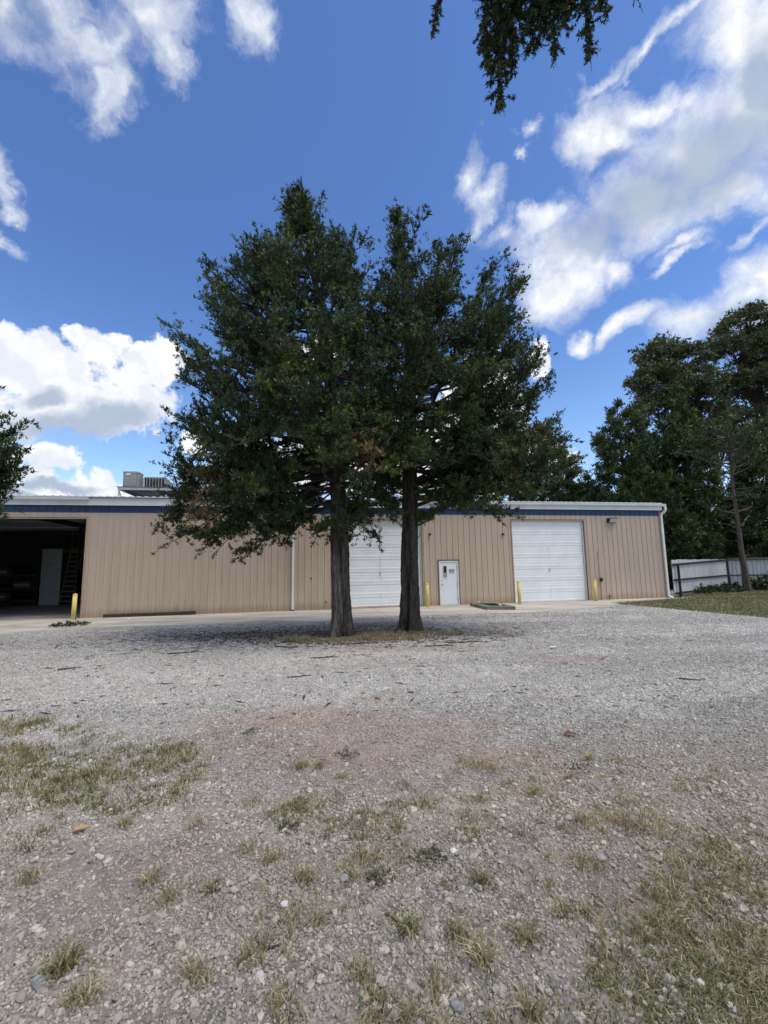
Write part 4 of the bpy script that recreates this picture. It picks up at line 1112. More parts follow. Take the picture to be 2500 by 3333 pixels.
def offshoots(rng, p, n, size=1.0, t0=0.4):
    """shorter limbs leaving a limb's outer half, tips turning up"""
    L = np.linalg.norm(p[-1] - p[0]); out = []
    for j in range(n):
        t = rng.uniform(t0, 0.95); a = at_t(p, t); tang = norm(at_t(p, min(1, t + 0.08)) - at_t(p, t - 0.08))
        sidev = np.cross(tang, [0, 0, 1]); sidev = sidev / (np.linalg.norm(sidev) + 1e-6)
        d = tang * rng.uniform(0.3, 0.9) + sidev * (1 if j % 2 else -1) * rng.uniform(0.3, 1.0) + np.array([0, 0, rng.uniform(-0.15, 0.55)])
        d = d / np.linalg.norm(d) * rng.uniform(0.35, 0.6) * min(L, 2.6) * (1.3 - 0.6 * t) * size
        out.append((curve(a, a + d, rng, 6, 0, 0.09, 0.3), 0.008 + 0.01 * np.linalg.norm(d)))
    return out

def cedar_pair():
    # --- left tree
    bx, by = -1.30, 12.9
    rng = np.random.default_rng(11)
    t1 = empty('cedar_tree', (0, 0, 0), 0, 'tall dark cedar with pale split trunk, left of the pair before the building', 'tree', 'pair of cedars before the building')
    axis = [(bx, by, -0.15), (bx + 0.01, by, 0.5), (bx - 0.02, by, 2.2), (-1.36, by, 4.0), (-1.5, by, 6.5), (-1.85, by, 9.5), (-2.3, by, 12.5), (-2.6, by, 15.0)]
    trunk_mesh('trunk', axis, [0.36, 0.285, 0.255, 0.235, 0.19, 0.13, 0.07, 0.015], MAT['bark'], t1, (0.075, 0.063, 0.055), seam=(-1.35, 3.2), seed=3, tint2=((0.15, 0.132, 0.118), PI + 0.35, 2.6))
    left = [(-2.61, 14.6), (-2.75, 14.0), (-3.0, 13.3), (-3.6, 12.7), (-4.3, 12.4), (-4.3, 12.2), (-5.6, 11.7), (-5.5, 10.9), (-5.75, 9.9), (-6.6, 9.5), (-6.6, 8.8), (-6.2, 8.1), (-6.95, 6.9), (-6.3, 6.2), (-5.7, 5.5), (-6.6, 4.9), (-6.6, 3.9), (-6.3, 3.2), (-4.6, 2.75)]
    right = [(-2.5, 14.6), (-2.4, 14.0), (-2.1, 13.3), (-1.4, 12.8), (-0.6, 12.3), (0.0, 11.6), (0.5, 9.6), (0.6, 7.3), (0.7, 5.2), (0.3, 4.2), (-0.6, 3.4), (-0.9, 2.9)]
    limbs = shape_limbs(rng, (bx, by), axis, left, right, 146, 3.2, 2.9, rise=(0.1, 0.5), fill=(0.5, 1.0), zc=4.5)
    # second leader and upper spikes
    for (sx, sz, tx, tz, dy) in ((-1.9, 10.0, -1.5, 13.0, 0.2), (-1.8, 9.6, -0.8, 12.7, -0.2), (-1.7, 9.2, -0.2, 12.0, 0.3), (-2.3, 10.6, -3.2, 11.9, -0.1), (-2.2, 10.5, -4.2, 11.7, 0.1), (-2.5, 12.4, -2.62, 14.3, 0), (-2.5, 12.0, -2.75, 13.6, 0.1), (-2.4, 12.0, -2.3, 13.5, -0.1)):
        p = curve((sx, by, sz), (tx, by + dy, tz), rng, 8, 0, 0.03, 0.3); limbs.append((p, 0.05))
        for q in range(5):
            a = at_t(p, 0.45 + 0.1 * q); limbs.append((curve(a, a + np.array([rng.normal(0, 0.33), rng.normal(0, 0.33), rng.uniform(0.15, 0.4)]), rng, 6, 0, 0.03, 0.2), 0.015))
    for (tx, ty, tz) in ((-6.6, 12.9, 6.8), (-6.2, 12.6, 9.1), (-6.2, 13.1, 8.5), (-5.3, 12.7, 11.0), (-5.2, 13.0, 10.2), (-4.2, 12.8, 12.2), (-6.2, 12.4, 5.3), (-5.6, 12.1, 6.1), (-5.9, 12.3, 7.6), (-4.9, 12.0, 9.0)):
        q = curve((np.interp(tz, [4, 15], [-1.36, -2.6]), by, max(3.8, tz - 0.32 * (-1.5 - tx))), (tx, ty, tz), rng, 9, 0.03, 0.03, 0.3); limbs.append((q, 0.06)); limbs += offshoots(rng, q, 6)
    # drooping skirt limbs on the left and between the trunks
    for (tx, ty, tz, z0) in ((-6.4, 12.7, 3.7, 5.2), (-6.0, 12.9, 4.3, 5.5), (-5.2, 12.1, 3.5, 5.0), (-4.3, 12.4, 3.3, 4.8), (-6.5, 12.4, 3.2, 5.0), (-5.9, 11.9, 2.75, 4.8), (-5.3, 12.6, 2.55, 4.6), (-4.7, 12.2, 2.55, 4.7), (-3.9, 12.8, 2.5, 4.4), (-3.4, 12.3, 2.8, 4.3), (-2.9, 13.2, 3.0, 4.3), (-2.0, 12.5, 2.85, 3.4),
                           (-0.5, 12.4, 3.6, 4.6), (-0.15, 13.0, 2.7, 4.3), (0.2, 12.5, 3.4, 4.7), (-0.6, 13.3, 3.2, 4.2)):
        q = curve((-1.36, by, z0), (tx, ty, tz), rng, 9, -0.10, 0.04); limbs.append((q, 0.035)); limbs += offshoots(rng, q, 10 if tx < -2.6 else 2, 0.85, 0.3)
    paths, spr = grow(rng, limbs, pad=15, brown=((-5.0, 11.4, 4.35, 0.65, 0.8), (-5.0, 11.7, 3.6, 0.6, 0.85), (-0.42, 10.9, 4.9, 0.6, 0.97), (-3.9, 12.6, 2.7, 0.4, 0.5), (-3.2, 12.5, 5.0, 0.5, 0.4)))
    # bare dead twigs inside
    for i in range(60):
        z = rng.uniform(3.6, 9.0); a = rng.uniform(0, 6.28); L = rng.uniform(0.6, 1.7)
        s = np.array([np.interp(z, [4, 15], [-1.36, -2.6]), by, z]); paths.append((curve(s, s + np.array([math.cos(a), math.sin(a), rng.uniform(-0.2, 0.4)]) * L, rng, 6, 0, 0.06), np.linspace(0.014, 0.003, 6)))
    finish_tree(t1, paths, spr)
    # --- right tree
    bx, by = 0.72, 13.65
    rng = np.random.default_rng(23)
    t2 = empty('cedar_tree', (0, 0, 0), 0, 'many-topped dark cedar with dark trunk, right of the pair before the building', 'tree', 'pair of cedars before the building')
    axis = [(bx, by, -0.15), (bx + 0.03, by, 0.5), (bx + 0.07, by, 2.2), (0.84, by, 4.0), (0.90, by, 6.5), (0.92, by, 9.0), (0.80, by, 12.0), (0.62, by, 14.4)]
    trunk_mesh('trunk', axis, [0.35, 0.28, 0.25, 0.235, 0.19, 0.13, 0.07, 0.012], MAT['bark'], t2, (0.075, 0.063, 0.055), seed=8, seam=(-1.9, 2.2))
    left = [(0.45, 14.5), (0.26, 13.9), (0.0, 12.5), (-0.9, 10.1), (-1.2, 7.7), (-0.8, 6.1), (-0.9, 4.5), (-0.3, 3.5), (0.2, 3.0)]
    right = [(0.75, 14.4), (0.95, 12.6), (1.6, 11.9), (3.0, 11.5), (3.6, 11.2), (4.2, 10.9), (4.5, 10.3), (4.6, 9.8), (5.0, 9.3), (5.2, 8.5), (5.75, 7.85), (5.3, 7.1), (4.7, 6.4), (4.4, 6.0), (5.6, 5.4), (5.6, 4.6), (3.4, 4.0), (1.6, 3.4)]
    limbs = shape_limbs(rng, (bx, by), axis, left, right, 108, 3.0, 3.4, rise=(0.2, 0.6), fill=(0.5, 1.0), zc=4.3)
    # the other tops rise from big forks
    for (sx, sz, tx, tz, dy) in ((0.88, 6.2, 2.15, 13.0, 0.3), (0.9, 6.6, 2.75, 13.0, -0.3), (0.9, 5.6, 3.9, 12.3, 0.2), (0.9, 5.2, 4.7, 11.2, -0.2), (0.9, 7.0, 1.6, 11.6, 0.7), (0.85, 11.0, 0.62, 13.7, 0.1)):
        p = curve((sx, by, sz), (tx, by + dy, tz), rng, 10, 0, 0.02, 0.25); limbs.append((p, 0.085))
        nq = 15 if tz - sz > 4 else 7
        for q in range(nq):
            t = 0.5 + 0.5 * q / nq; a = at_t(p, t); w = 1.25 - t
            limbs.append((curve(a, a + np.array([rng.normal(0, 0.9) * w, rng.normal(0, 0.9) * w, rng.uniform(0.25, 0.6) * (0.6 + w)]), rng, 6, 0, 0.03, 0.25), 0.02))
    for (tx, ty, tz) in ((5.4, 13.5, 7.7), (5.1, 13.2, 8.4), (4.9, 13.9, 7.1), (4.7, 13.4, 9.2), (4.4, 13.6, 10.2), (4.5, 13.0, 11.0), (5.0, 13.0, 7.3), (4.2, 12.6, 6.4), (4.4, 12.4, 7.9), (4.6, 13.8, 6.3), (3.6, 12.3, 9.0), (3.0, 12.2, 7.4)):
        q = curve((0.9, by, max(4.0, tz - 0.42 * (tx - 0.9))), (tx, ty, tz), rng, 9, 0.03, 0.03, 0.25); limbs.append((q, 0.06)); limbs += offshoots(rng, q, 6)
    # long low limbs on the right
    for (tx, ty, tz, z0) in ((6.1, 13.3, 5.3, 4.3), (6.0, 12.9, 4.75, 4.3), (5.2, 12.6, 4.5, 4.4), (5.5, 13.8, 5.0, 4.5), (4.6, 13.0, 4.15, 4.3), (3.7, 12.8, 3.45, 4.2), (3.2, 12.7, 3.5, 4.15), (2.4, 12.9, 3.75, 4.3), (1.6, 12.8, 3.9, 4.6), (4.9, 13.4, 5.7, 4.6), (5.75, 13.0, 5.75, 4.6), (4.1, 12.8, 4.9, 4.3), (4.8, 12.4, 5.1, 4.6), (3.4, 12.5, 5.3, 4.6)):
        q = curve((0.85, by, z0), (tx, ty, tz), rng, 9, -0.06, 0.03); limbs.append((q, 0.05)); limbs += offshoots(rng, q, 10 if tx > 4.2 else 4, 0.9, 0.2)
    paths, spr = grow(rng, limbs, pad=15, brown=((4.7, 13.2, 11.9, 0.4, 0.7), (4.5, 12.8, 5.7, 0.5, 0.6), (3.5, 12.9, 4.4, 0.6, 0.25), (2.2, 13, 13.7, 0.4, 0.3)))
    for i in range(60):
        z = rng.uniform(4.2, 10.0); a = rng.uniform(0, 6.28); L = rng.uniform(0.6, 1.9)
        s = np.array([0.9, by, z]); paths.append((curve(s, s + np.array([math.cos(a), math.sin(a), rng.uniform(-0.1, 0.6)]) * L, rng, 6, 0, 0.06), np.linspace(0.014, 0.003, 6)))
    paths.append((curve((1.0, by - 0.1, 2.75), (1.22, by - 0.3, 3.15), rng, 5, 0, 0.03), np.linspace(0.013, 0.004, 5)))
    finish_tree(t2, paths, spr)
cedar_pair()

def simple_cedar(seed, x, y, h, rad, txt, group=None, zlow=1.0, n=80, spray=0.24, lean=0.0, tone=1.0, K=6, step=0.36, dens=0.17, trunk_r=0.2, shape=None, name='cedar_tree', twig=(0.6, 1.3), rise=(0.1, 0.45), pad=12):
    rng = np.random.default_rng(seed)
    root = empty(name, (0, 0, 0), 0, txt, 'tree', group)
    axis = [(x, y, -0.1), (x + lean * 0.1, y, h * 0.25), (x + lean * 0.45, y, h * 0.6), (x + lean, y, h)]
    trunk_mesh('trunk', axis, [trunk_r * 1.3, trunk_r, trunk_r * 0.6, 0.02], MAT['bark'], root, (0.10, 0.085, 0.075), sides=20, dz=0.2, seed=seed)
    prof = shape or [(0.0, 0.75), (0.15, 1.0), (0.4, 0.92), (0.65, 0.68), (0.85, 0.36), (1.0, 0.04)]
    fx = [p[0] for p in prof]; fr = [p[1] for p in prof]
    L, Rr = [], []
    for f in np.linspace(0, 1, 14):
        z = zlow + (h - zlow) * f; c = x + lean * (z / h) ** 1.5
        L.append((c - rad * np.interp(f, fx, fr) * rng.uniform(0.82, 1.12), z)); Rr.append((c + rad * np.interp(f, fx, fr) * rng.uniform(0.82, 1.12), z))
    limbs = shape_limbs(rng, (x, y), axis, L, Rr, n, rad, zlow, rise=rise, droop_z=zlow + 1.2, fill=(0.4, 1.0), second=2)
    paths, spr = grow(rng, limbs, spray, step, twig, K, dens=dens, tone=tone, min_r=0.008, start0=0.2, pad=pad)
    finish_tree(root, paths, spr, nt=4)
    return root
G = 'cedars behind the building and fence'
simple_cedar(31, 19.2, 33.6, 14.6, 3.2, 'dark columnar cedar with a blunt notched top just right of the building', G, n=95, lean=-0.2, shape=[(0, .8), (.2, 1.0), (.5, .9), (.75, .8), (.92, .55), (1, .15)])
simple_cedar(32, 22.4, 36.0, 15.2, 3.3, 'green cedar between the columnar cedar and the pale broadleaf tree', G, n=85)
simple_cedar(33, 25.4, 35.2, 16.6, 3.6, 'tallest pointed cedar rising in front of the left broadleaf tree', G, n=115, tone=1.25)
simple_cedar(34, 16.3, 40.5, 13.6, 3.9, 'wide dark cedar above the roof, left of the columnar cedar', G, n=105, shape=[(0, .9), (.2, 1.0), (.5, 1.0), (.8, .8), (.93, .5), (1, .1)])
simple_cedar(35, 12.3, 41.5, 14.6, 3.2, 'dark cedar above the roof behind the low limb of the right front cedar', G, n=70, shape=[(0, .8), (.2, 1.0), (.5, 1.0), (.8, .75), (.93, .45), (1, .1)])
simple_cedar(36, 29.6, 34.0, 12.6, 3.2, 'dark cedar behind the fence above the small bare trunked tree', G, n=85)
simple_cedar(37, 33.5, 32.5, 11.8, 3.2, 'dark cedar behind the fence at the far right edge', G, n=70)
simple_cedar(38, 20.6, 31.8, 8.2, 2.6, 'low bushy cedar behind the fence next to the building corner', G, n=60, zlow=0.6)
simple_cedar(39, 24.0, 34.2, 8.8, 2.8, 'low shaggy cedar behind the middle fence post', G, n=60, zlow=0.6)

simple_cedar(42, 18.6, 38.6, 9.8, 3.3, 'low wide cedar filling the space behind the right end of the roof', G, n=60, zlow=1.5)
simple_cedar(43, 27.4, 33.2, 8.0, 2.8, 'low dark cedar behind the fence between the corner post and bare trunk', G, n=50, zlow=0.4)
simple_cedar(44, 31.6, 30.6, 7.6, 2.8, 'low dark cedar behind the fence right of the bare trunk', G, n=50, zlow=0.4)
simple_cedar(45, 22.2, 32.6, 7.0, 2.5, 'low dark cedar behind the middle of the near fence run', G, n=45, zlow=0.4)

# tree at the left edge of the frame: only its right-hand tips show
simple_cedar(41, -12.25, 9.6, 10.0, 3.3, 'dark feathery cedar at the left edge reaching in front of the eave', None, zlow=3.0, n=150, spray=0.105, K=9, step=0.2, dens=0.07, trunk_r=0.22, twig=(0.3, 0.7), rise=(0.15, 0.5), tone=1.0, pad=20, shape=[(0.0, .7), (.15, .95), (.32, 1.0), (.5, .95), (.62, .8), (.72, .45), (.9, .2), (1, .03)])

def broadleaf(seed, x, y, h, lobes, txt, group):
    rng = np.random.default_rng(seed)
    root = empty('broadleaf_tree', (0, 0, 0), 0, txt, 'tree', group)
    axis = [(x, y, -0.1), (x, y, h * 0.3), (x + 0.2, y, h * 0.6), (x, y, h * 0.92)]
    trunk_mesh('trunk', axis, [0.5, 0.38, 0.25, 0.06], MAT['bark'], root, (0.16, 0.14, 0.12), sides=20, dz=0.3, seed=seed)
    paths, P, D, S, T = [], [], [], [], []
    for (lx, ly, lz, lr) in lobes:
        c = np.array([x + lx, y + ly, lz])
        s = np.array([x, y, max(h * 0.25, lz - abs(lx) * 0.9 - lr * 0.9)])
        main = curve(s, c, rng, 8, 0, 0.04, 0.3); paths.append((main, np.linspace(0.14, 0.05, 8)))
        for k in range(int(20 * lr)):
            d = rng.normal(0, 1, 3); d /= np.linalg.norm(d); d[2] = abs(d[2]) * 0.9 - 0.25
            e = c + d * lr * rng.uniform(0.65, 1.08) * np.array([1, 1, 0.9])
            q = curve(at_t(main, rng.uniform(0.5, 1.0)), e, rng, 5, 0, 0.06); paths.append((q, np.linspace(0.035, 0.008, 5)))
            m = int(rng.uniform(24, 44)); cl = rng.uniform(0.32, 0.62)
            P.append(e + rng.normal(0, cl * 0.6, (m, 3)) * np.array([1, 1, 0.7])); D.append(np.repeat(d[None, :], m, 0)); S.append(rng.uniform(0.20, 0.34, m))
            col = np.array([(0.080, 0.100, 0.040), (0.110, 0.125, 0.052), (0.062, 0.082, 0.036)])[rng.integers(0, 3)] * rng.uniform(0.8, 1.2)
            T.append(np.repeat(col[None, :], m, 0))
    spr = sprays(rng, np.concatenate(P), np.concatenate(D), np.concatenate(S), np.concatenate(T), 2, wide=0.75, spread=0.9, upb=0.1)
    finish_tree(root, paths, spr, nt=4)
G2 = 'broadleaf trees behind the cedars'
broadleaf(51, 27.6, 38.5, 24, [(-1.2, 0, 21.3, 2.3), (0.9, 0.4, 20.8, 2.2), (-2.3, -.4, 18.6, 2.4), (1.8, -.5, 18.3, 2.6), (-2.6, 0, 15.9, 2.2), (0, -1.2, 16.8, 2.6), (2.6, 0, 15, 2.5), (-0.4, -1, 13.4, 2.5), (0, 1.5, 19, 2.4), (3.0, -1, 12, 2.4), (-1.5, 0, 11, 2.2)], 'round-topped broadleaf tree behind the tallest pointed cedar', G2)
broadleaf(52, 35.6, 39.0, 27, [(-0.6, 0, 24.3, 2.6), (1.8, 0.4, 23.2, 2.5), (-2.6, -.4, 21.6, 2.3), (0.2, -1.2, 21.0, 2.7), (2.6, 0, 20, 2.6), (-1.6, -1, 17.8, 2.6), (1.6, -1.2, 17, 2.7), (-2.4, -.5, 14.6, 2.6), (0.6, -1.6, 13.6, 2.6), (3, 0, 14, 2.5), (0, 1.5, 19, 2.5), (-1, -1.2, 10.5, 2.4), (2, -1, 10, 2.4)], 'taller broadleaf tree at the far right behind the cedars', G2)

# small tree with a bare lower trunk in front of the fence
def small_tree():
    rng = np.random.default_rng(61)
    x, y = 22.95, 27.8
    root = empty('bare_trunk_tree', (0, 0, 0), 0, 'slim tree with bare limbed trunk standing before the metal fence', 'tree')
    axis = [(x + 0.1, y, -0.1), (x + 0.03, y, 1.2), (x - 0.03, y, 3.0), (x - 0.05, y, 5.0), (x - 0.12, y, 6.6), (x - 0.05, y, 8.2), (x - 0.1, y, 10.4)]
    trunk_mesh('trunk', axis, [0.24, 0.165, 0.135, 0.11, 0.09, 0.07, 0.02], MAT['bark'], root, (0.11, 0.092, 0.078), sides=26, dz=0.12, seed=61)
    paths = []
    def br(s, e, r=0.06, k=8, w=0.05, up=0.3): paths.append((curve(s, e, rng, k, 0, w, up), np.linspace(r, 0.012, k)))
    br((x, y, 4.0), (x + 0.8, y - 0.2, 5.2), 0.09); br((x, y, 5.1), (x + 1.0, y - 0.1, 5.7), 0.07); br((x - 0.05, y, 6.7), (x + 0.5, y, 9.2), 0.09)
    br((x, y, 5.0), (x - 1.7, y + 0.1, 6.2), 0.05); br((x, y, 6.0), (x - 1.9, y, 7.4), 0.05); br((x, y, 7.2), (x - 1.6, y, 8.6), 0.05); br((x, y, 6.8), (x - 2.4, y + 0.3, 7.1), 0.045)
    br((x, y, 7.6), (x + 1.4, y, 8.4), 0.04); br((x, y, 3.6), (x - 0.7, y, 3.9), 0.03)
    for i in range(20):
        z = rng.uniform(4.2, 8.8); a = rng.uniform(0, 6.28); L = rng.uniform(0.7, 2.0)
        s = np.array([x - 0.05, y, z]); paths.append((curve(s, s + np.array([math.cos(a), math.sin(a), rng.uniform(-0.2, 0.6)]) * L, rng, 6, 0, 0.09), np.linspace(0.022, 0.005, 6)))
    limbs = []
    for i in range(44):
        z = rng.uniform(8.0, 10.2); a = rng.uniform(0, 6.28); L = rng.uniform(1.0, 3.2)
        s = np.array([x - 0.05, y, z]); limbs.append((curve(s, s + np.array([math.cos(a), math.sin(a), rng.uniform(0.1, 0.8)]) * L, rng, 8, 0, 0.05, 0.3), 0.05))
    pp, spr = grow(rng, limbs, 0.28, 0.36, (0.5, 1.1), 6, dens=0.17, min_r=0.008)
    finish_tree(root, paths + pp, spr, (0.19, 0.165, 0.14), nt=5)
small_tree()

# tree over the viewer: its trunk stands behind the camera, boughs hang into the top of the view
def overhead_tree():
    rng = np.random.default_rng(71)
    x, y = 4.6, -3.0
    root = empty('cedar_tree', (0, 0, 0), 0, 'near cedar bough hanging into the top of the view', 'tree')
    axis = [(x, y, -0.1), (x, y, 3), (x + 0.1, y, 7), (x, y, 12.5)]
    trunk_mesh('trunk', axis, [0.45, 0.3, 0.2, 0.02], MAT['bark'], root, (0.12, 0.10, 0.09), sides=28, dz=0.12, seed=71)
    limbs = []
    # crown out of view
    def outside(p): return p[1] <= 0.2 or p[0] / p[1] > 1.15 or (p[2] - 2) / p[1] > 1.9
    for i in range(95):
        z = rng.uniform(4.8, 12); a = rng.uniform(0, 6.28); L = rng.uniform(1.6, 3.8) * (1.15 - (z - 4.5) / 10)
        s = np.array([x, y, z]); e = s + np.array([math.cos(a), math.sin(a), rng.uniform(0.0, 0.5)]) * L
        e2 = s + (e - s) * (1 + 0.9 / L)
        if not (outside(e) and outside(e2) and outside((s + e) / 2)): continue
        limbs.append((curve(s, e, rng, 8, 0, 0.04, 0.3), 0.05))
    far_paths, far_spr = grow(rng, limbs, 0.26, 0.34, (0.5, 0.9), 5, dens=0.18)
    # the boughs in view hang tip down
    hang = []
    b0 = curve((x, y, 7.6), (1.7, 4.1, 9.2), rng, 12, -0.02, 0.02); b1 = curve((x, y, 7.9), (2.3, 3.9, 9.3), rng, 12, -0.02, 0.02); b2 = curve((x, y, 7.4), (0.95, 4.35, 9.6), rng, 12, -0.02, 0.02)
    tips = [((1.72, 4.1, 9.1), (1.44, 4.28, 7.02), 0.42), ((1.55, 4.2, 9.0), (1.28, 4.35, 7.75), 0.35), ((1.9, 4.05, 9.1), (1.75, 4.1, 7.55), 0.4), ((2.05, 4.0, 9.1), (1.95, 4.05, 7.35), 0.30), ((2.15, 3.95, 9.1), (2.05, 3.98, 7.6), 0.3), ((2.3, 3.9, 9.2), (2.25, 3.9, 7.08), 0.24), ((2.4, 3.85, 9.2), (2.42, 3.8, 7.55), 0.2), ((1.62, 4.15, 9.0), (1.55, 4.2, 7.45), 0.35), ((1.8, 4.0, 9.0), (1.82, 4.05, 7.8), 0.4),
            ((1.45, 4.2, 9.0), (1.22, 4.33, 7.95), 0.28), ((2.0, 4.0, 9.0), (2.12, 3.95, 7.9), 0.3), ((0.95, 4.35, 9.55), (0.66, 4.45, 8.3), 0.16), ((2.62, 3.68, 8.6), (2.66, 3.64, 7.42), 0.0), ((2.58, 3.7, 8.6), (2.60, 3.68, 7.55), 0.0)]
    P, D, S, T = [], [], [], []; paths = [(b0, np.linspace(0.06, 0.02, 12)), (b1, np.linspace(0.06, 0.02, 12)), (b2, np.linspace(0.05, 0.015, 12))]
    for a, b, w in tips:
        p = curve(a, b, rng, 10, 0, 0.025); L = np.linalg.norm(np.array(b) - np.array(a)); paths.append((p, np.linspace(0.014, 0.002, 10)))
        if w == 0: 
            for k in range(10):
                q = at_t(p, 0.4 + 0.06 * k); P.append(q[None, :]); D.append(np.array([[0, 0, -1.0]])); S.append(np.array([0.03])); T.append(GREENS[4][None, :])
            continue
        nb = int(L / 0.018)
        for k in range(nb):
            t = k / nb * 0.93; a_ = at_t(p, t); ww = w * (0.25 + 0.9 * (1 - t)) * rng.uniform(0.4, 1.0)
            d = np.array([rng.normal(0, 1), rng.normal(0, 1), -rng.uniform(0.3, 1.3)]); d /= np.linalg.norm(d)
            ww = max(ww * 1.15, 0.06); q = curve(a_, a_ + d * ww, rng, 4, 0, 0.05); paths.append((q, np.linspace(0.005, 0.0015, 4)))
            ns = max(4, int(ww / 0.016)); u = rng.uniform(0.1, 1, ns)
            P.append(np.array([at_t(q, z) for z in u])); D.append(np.repeat((norm(q[-1] - q[0]))[None, :], ns, 0)); S.append(rng.uniform(0.022, 0.042, ns)); T.append(np.repeat((GREENS[rng.integers(0, 5)] * rng.uniform(0.7, 1.1))[None, :], ns, 0))
    spr = sprays(rng, np.concatenate(P), np.concatenate(D), np.concatenate(S), np.concatenate(T), 8, wide=0.42, spread=0.9, upb=-0.05)
    V = np.concatenate([far_spr[0], spr[0]]); Q = np.concatenate([far_spr[1], spr[1] + len(far_spr[0])]); TT = np.concatenate([far_spr[2], spr[2]])
    finish_tree(root, far_paths + paths, (V, Q, TT), nt=5)
overhead_tree()

# ------------------------------------------------------------------ loose stones of the lot
def gravel():
    rng = np.random.default_rng(101)
    P = []
    def band(y0, y1, dens, smin, smax):
        w0 = 0.95 * y1 + 2.4
        n = int((y1 - y0) * 2 * w0 * dens)
        x = rng.uniform(-w0, w0, n); y = rng.uniform(y0, y1, n)
        keep = np.abs(x) < 0.95 * y + 2.4
        x, y = x[keep], y[keep]
        # bare soil shows between drifts of stone
        f = np.sin(1.7 * x + 0.9 * y) + np.sin(-1.2 * x + 2.1 * y + 1.3) + 0.8 * np.sin(3.7 * x - 2.6 * y + 0.5) + 0.6 * np.sin(6.1 * x + 5.3 * y)
        pr = np.clip(0.78 + 0.20 * f, 0.22, 1.0)
        keep = rng.random(len(x)) < pr
        x, y = x[keep], y[keep]
        s = smin * (1 + rng.pareto(2.8, len(x)) * 0.55); s = np.minimum(s, smax)
        P.append(np.stack([x, y, s], -1))
    band(0.4, 3.2, 5000, 0.0056, 0.021)
    band(3.2, 5.2, 3300, 0.0062, 0.022)
    band(5.2, 8.0, 2100, 0.0075, 0.018)
    band(8.0, 11.5, 800, 0.0095, 0.018)
    band(11.5, 15.5, 330, 0.012, 0.022)
    band(15.5, 21.0, 150, 0.015, 0.026)
    A = np.concatenate(P)
    dx, dy = A[:, 0] - W0.x, A[:, 1] - W0.y
    ls, ly = dx * WD.x + dy * WD.y, dx * WN.x + dy * WN.y
    on_apron = (ly > np.interp(ls, [p[0] for p in AP], [p[1] for p in AP]) - 0.02 + 0.18 * (rng.random(len(A)) < 0.12) * -1)
    on_lawn = (A[:, 1] > 12) & (A[:, 0] > np.interp(A[:, 1], [8, 12.3, 15.3, 17.8, 20.3, 21.25], [42, 15.5, 13.2, 12.3, 11.4, 10.9]))
    A = A[~on_apron & ~on_lawn]; n = len(A)
    z = hgt(A[:, 0], A[:, 1]) + A[:, 2] * 0.3
    co = np.stack([A[:, 0], A[:, 1], z], -1).astype(np.float32)
    me = bpy.data.meshes.new('gravel'); me.vertices.add(n); me.vertices.foreach_set('co', co.ravel())
    a = me.attributes.new('rot', 'FLOAT_VECTOR', 'POINT'); a.data.foreach_set('vector', (rng.uniform(-1, 1, (n, 3)) * np.array([0.6, 0.6, 3.14])).astype(np.float32).ravel())
    sc = A[:, 2:3] * rng.uniform(0.75, 1.3, (n, 3)) * np.array([1, 1, 0.8])
    a = me.attributes.new('siz', 'FLOAT_VECTOR', 'POINT'); a.data.foreach_set('vector', sc.astype(np.float32).ravel())
    a = me.attributes.new('tint', 'FLOAT', 'POINT'); a.data.foreach_set('value', np.clip(0.48 + 0.09 * np.clip((A[:, 1] - 5) / 4, 0, 1) + rng.normal(0, 1, n) * np.interp(A[:, 1], [4, 8], [0.26, 0.16]), 0, 0.9).astype(np.float32))
    a = me.attributes.new('kind', 'INT', 'POINT'); a.data.foreach_set('value', rng.integers(0, 5, n).astype(np.int32))
    o = link('gravel', me, MAT['gravel_stone'])
    label(o, 'loose grey crushed stones covering the lot', kind='stuff')
    ng = bpy.data.node_groups.new('scatter_stones', 'GeometryNodeTree')
    ng.interface.new_socket('Geometry', in_out='INPUT', socket_type='NodeSocketGeometry'); ng.interface.new_socket('Geometry', in_out='OUTPUT', socket_type='NodeSocketGeometry')
    N = ng.nodes.new; Lk = ng.links.new
    gi, go = N('NodeGroupInput'), N('NodeGroupOutput'); jn = N('GeometryNodeJoinGeometry')
    def attr(nm, ty):
        q = N('GeometryNodeInputNamedAttribute'); q.data_type = ty; q.inputs['Name'].default_value = nm; return q.outputs['Attribute']
    rot, siz, kind = attr('rot', 'FLOAT_VECTOR'), attr('siz', 'FLOAT_VECTOR'), attr('kind', 'INT')
    for i in range(5):
        ico = N('GeometryNodeMeshIcoSphere'); ico.inputs['Radius'].default_value = 1.0; ico.inputs['Subdivisions'].default_value = 2
        nz = N('ShaderNodeTexNoise'); nz.inputs['Scale'].default_value = 0.9; nz.inputs['Detail'].default_value = 1.0
        ps = N('GeometryNodeInputPosition'); ad = N('ShaderNodeVectorMath'); ad.operation = 'ADD'; ad.inputs[1].default_value = (i * 7.3, i * 3.1, 1.0)
        Lk(ps.outputs[0], ad.inputs[0]); Lk(ad.outputs[0], nz.inputs['Vector'])
        sb = N('ShaderNodeVectorMath'); sb.operation = 'SUBTRACT'; sb.inputs[1].default_value = (0.5, 0.5, 0.5); Lk(nz.outputs['Color'], sb.inputs[0])
        sl = N('ShaderNodeVectorMath'); sl.operation = 'SCALE'; sl.inputs['Scale'].default_value = 1.9; Lk(sb.outputs[0], sl.inputs[0])
        sp = N('GeometryNodeSetPosition'); Lk(ico.outputs[0], sp.inputs['Geometry']); Lk(sl.outputs[0], sp.inputs['Offset'])
        sm = N('GeometryNodeSetShadeSmooth'); sm.inputs['Shade Smooth'].default_value = False; Lk(sp.outputs[0], sm.inputs[0])
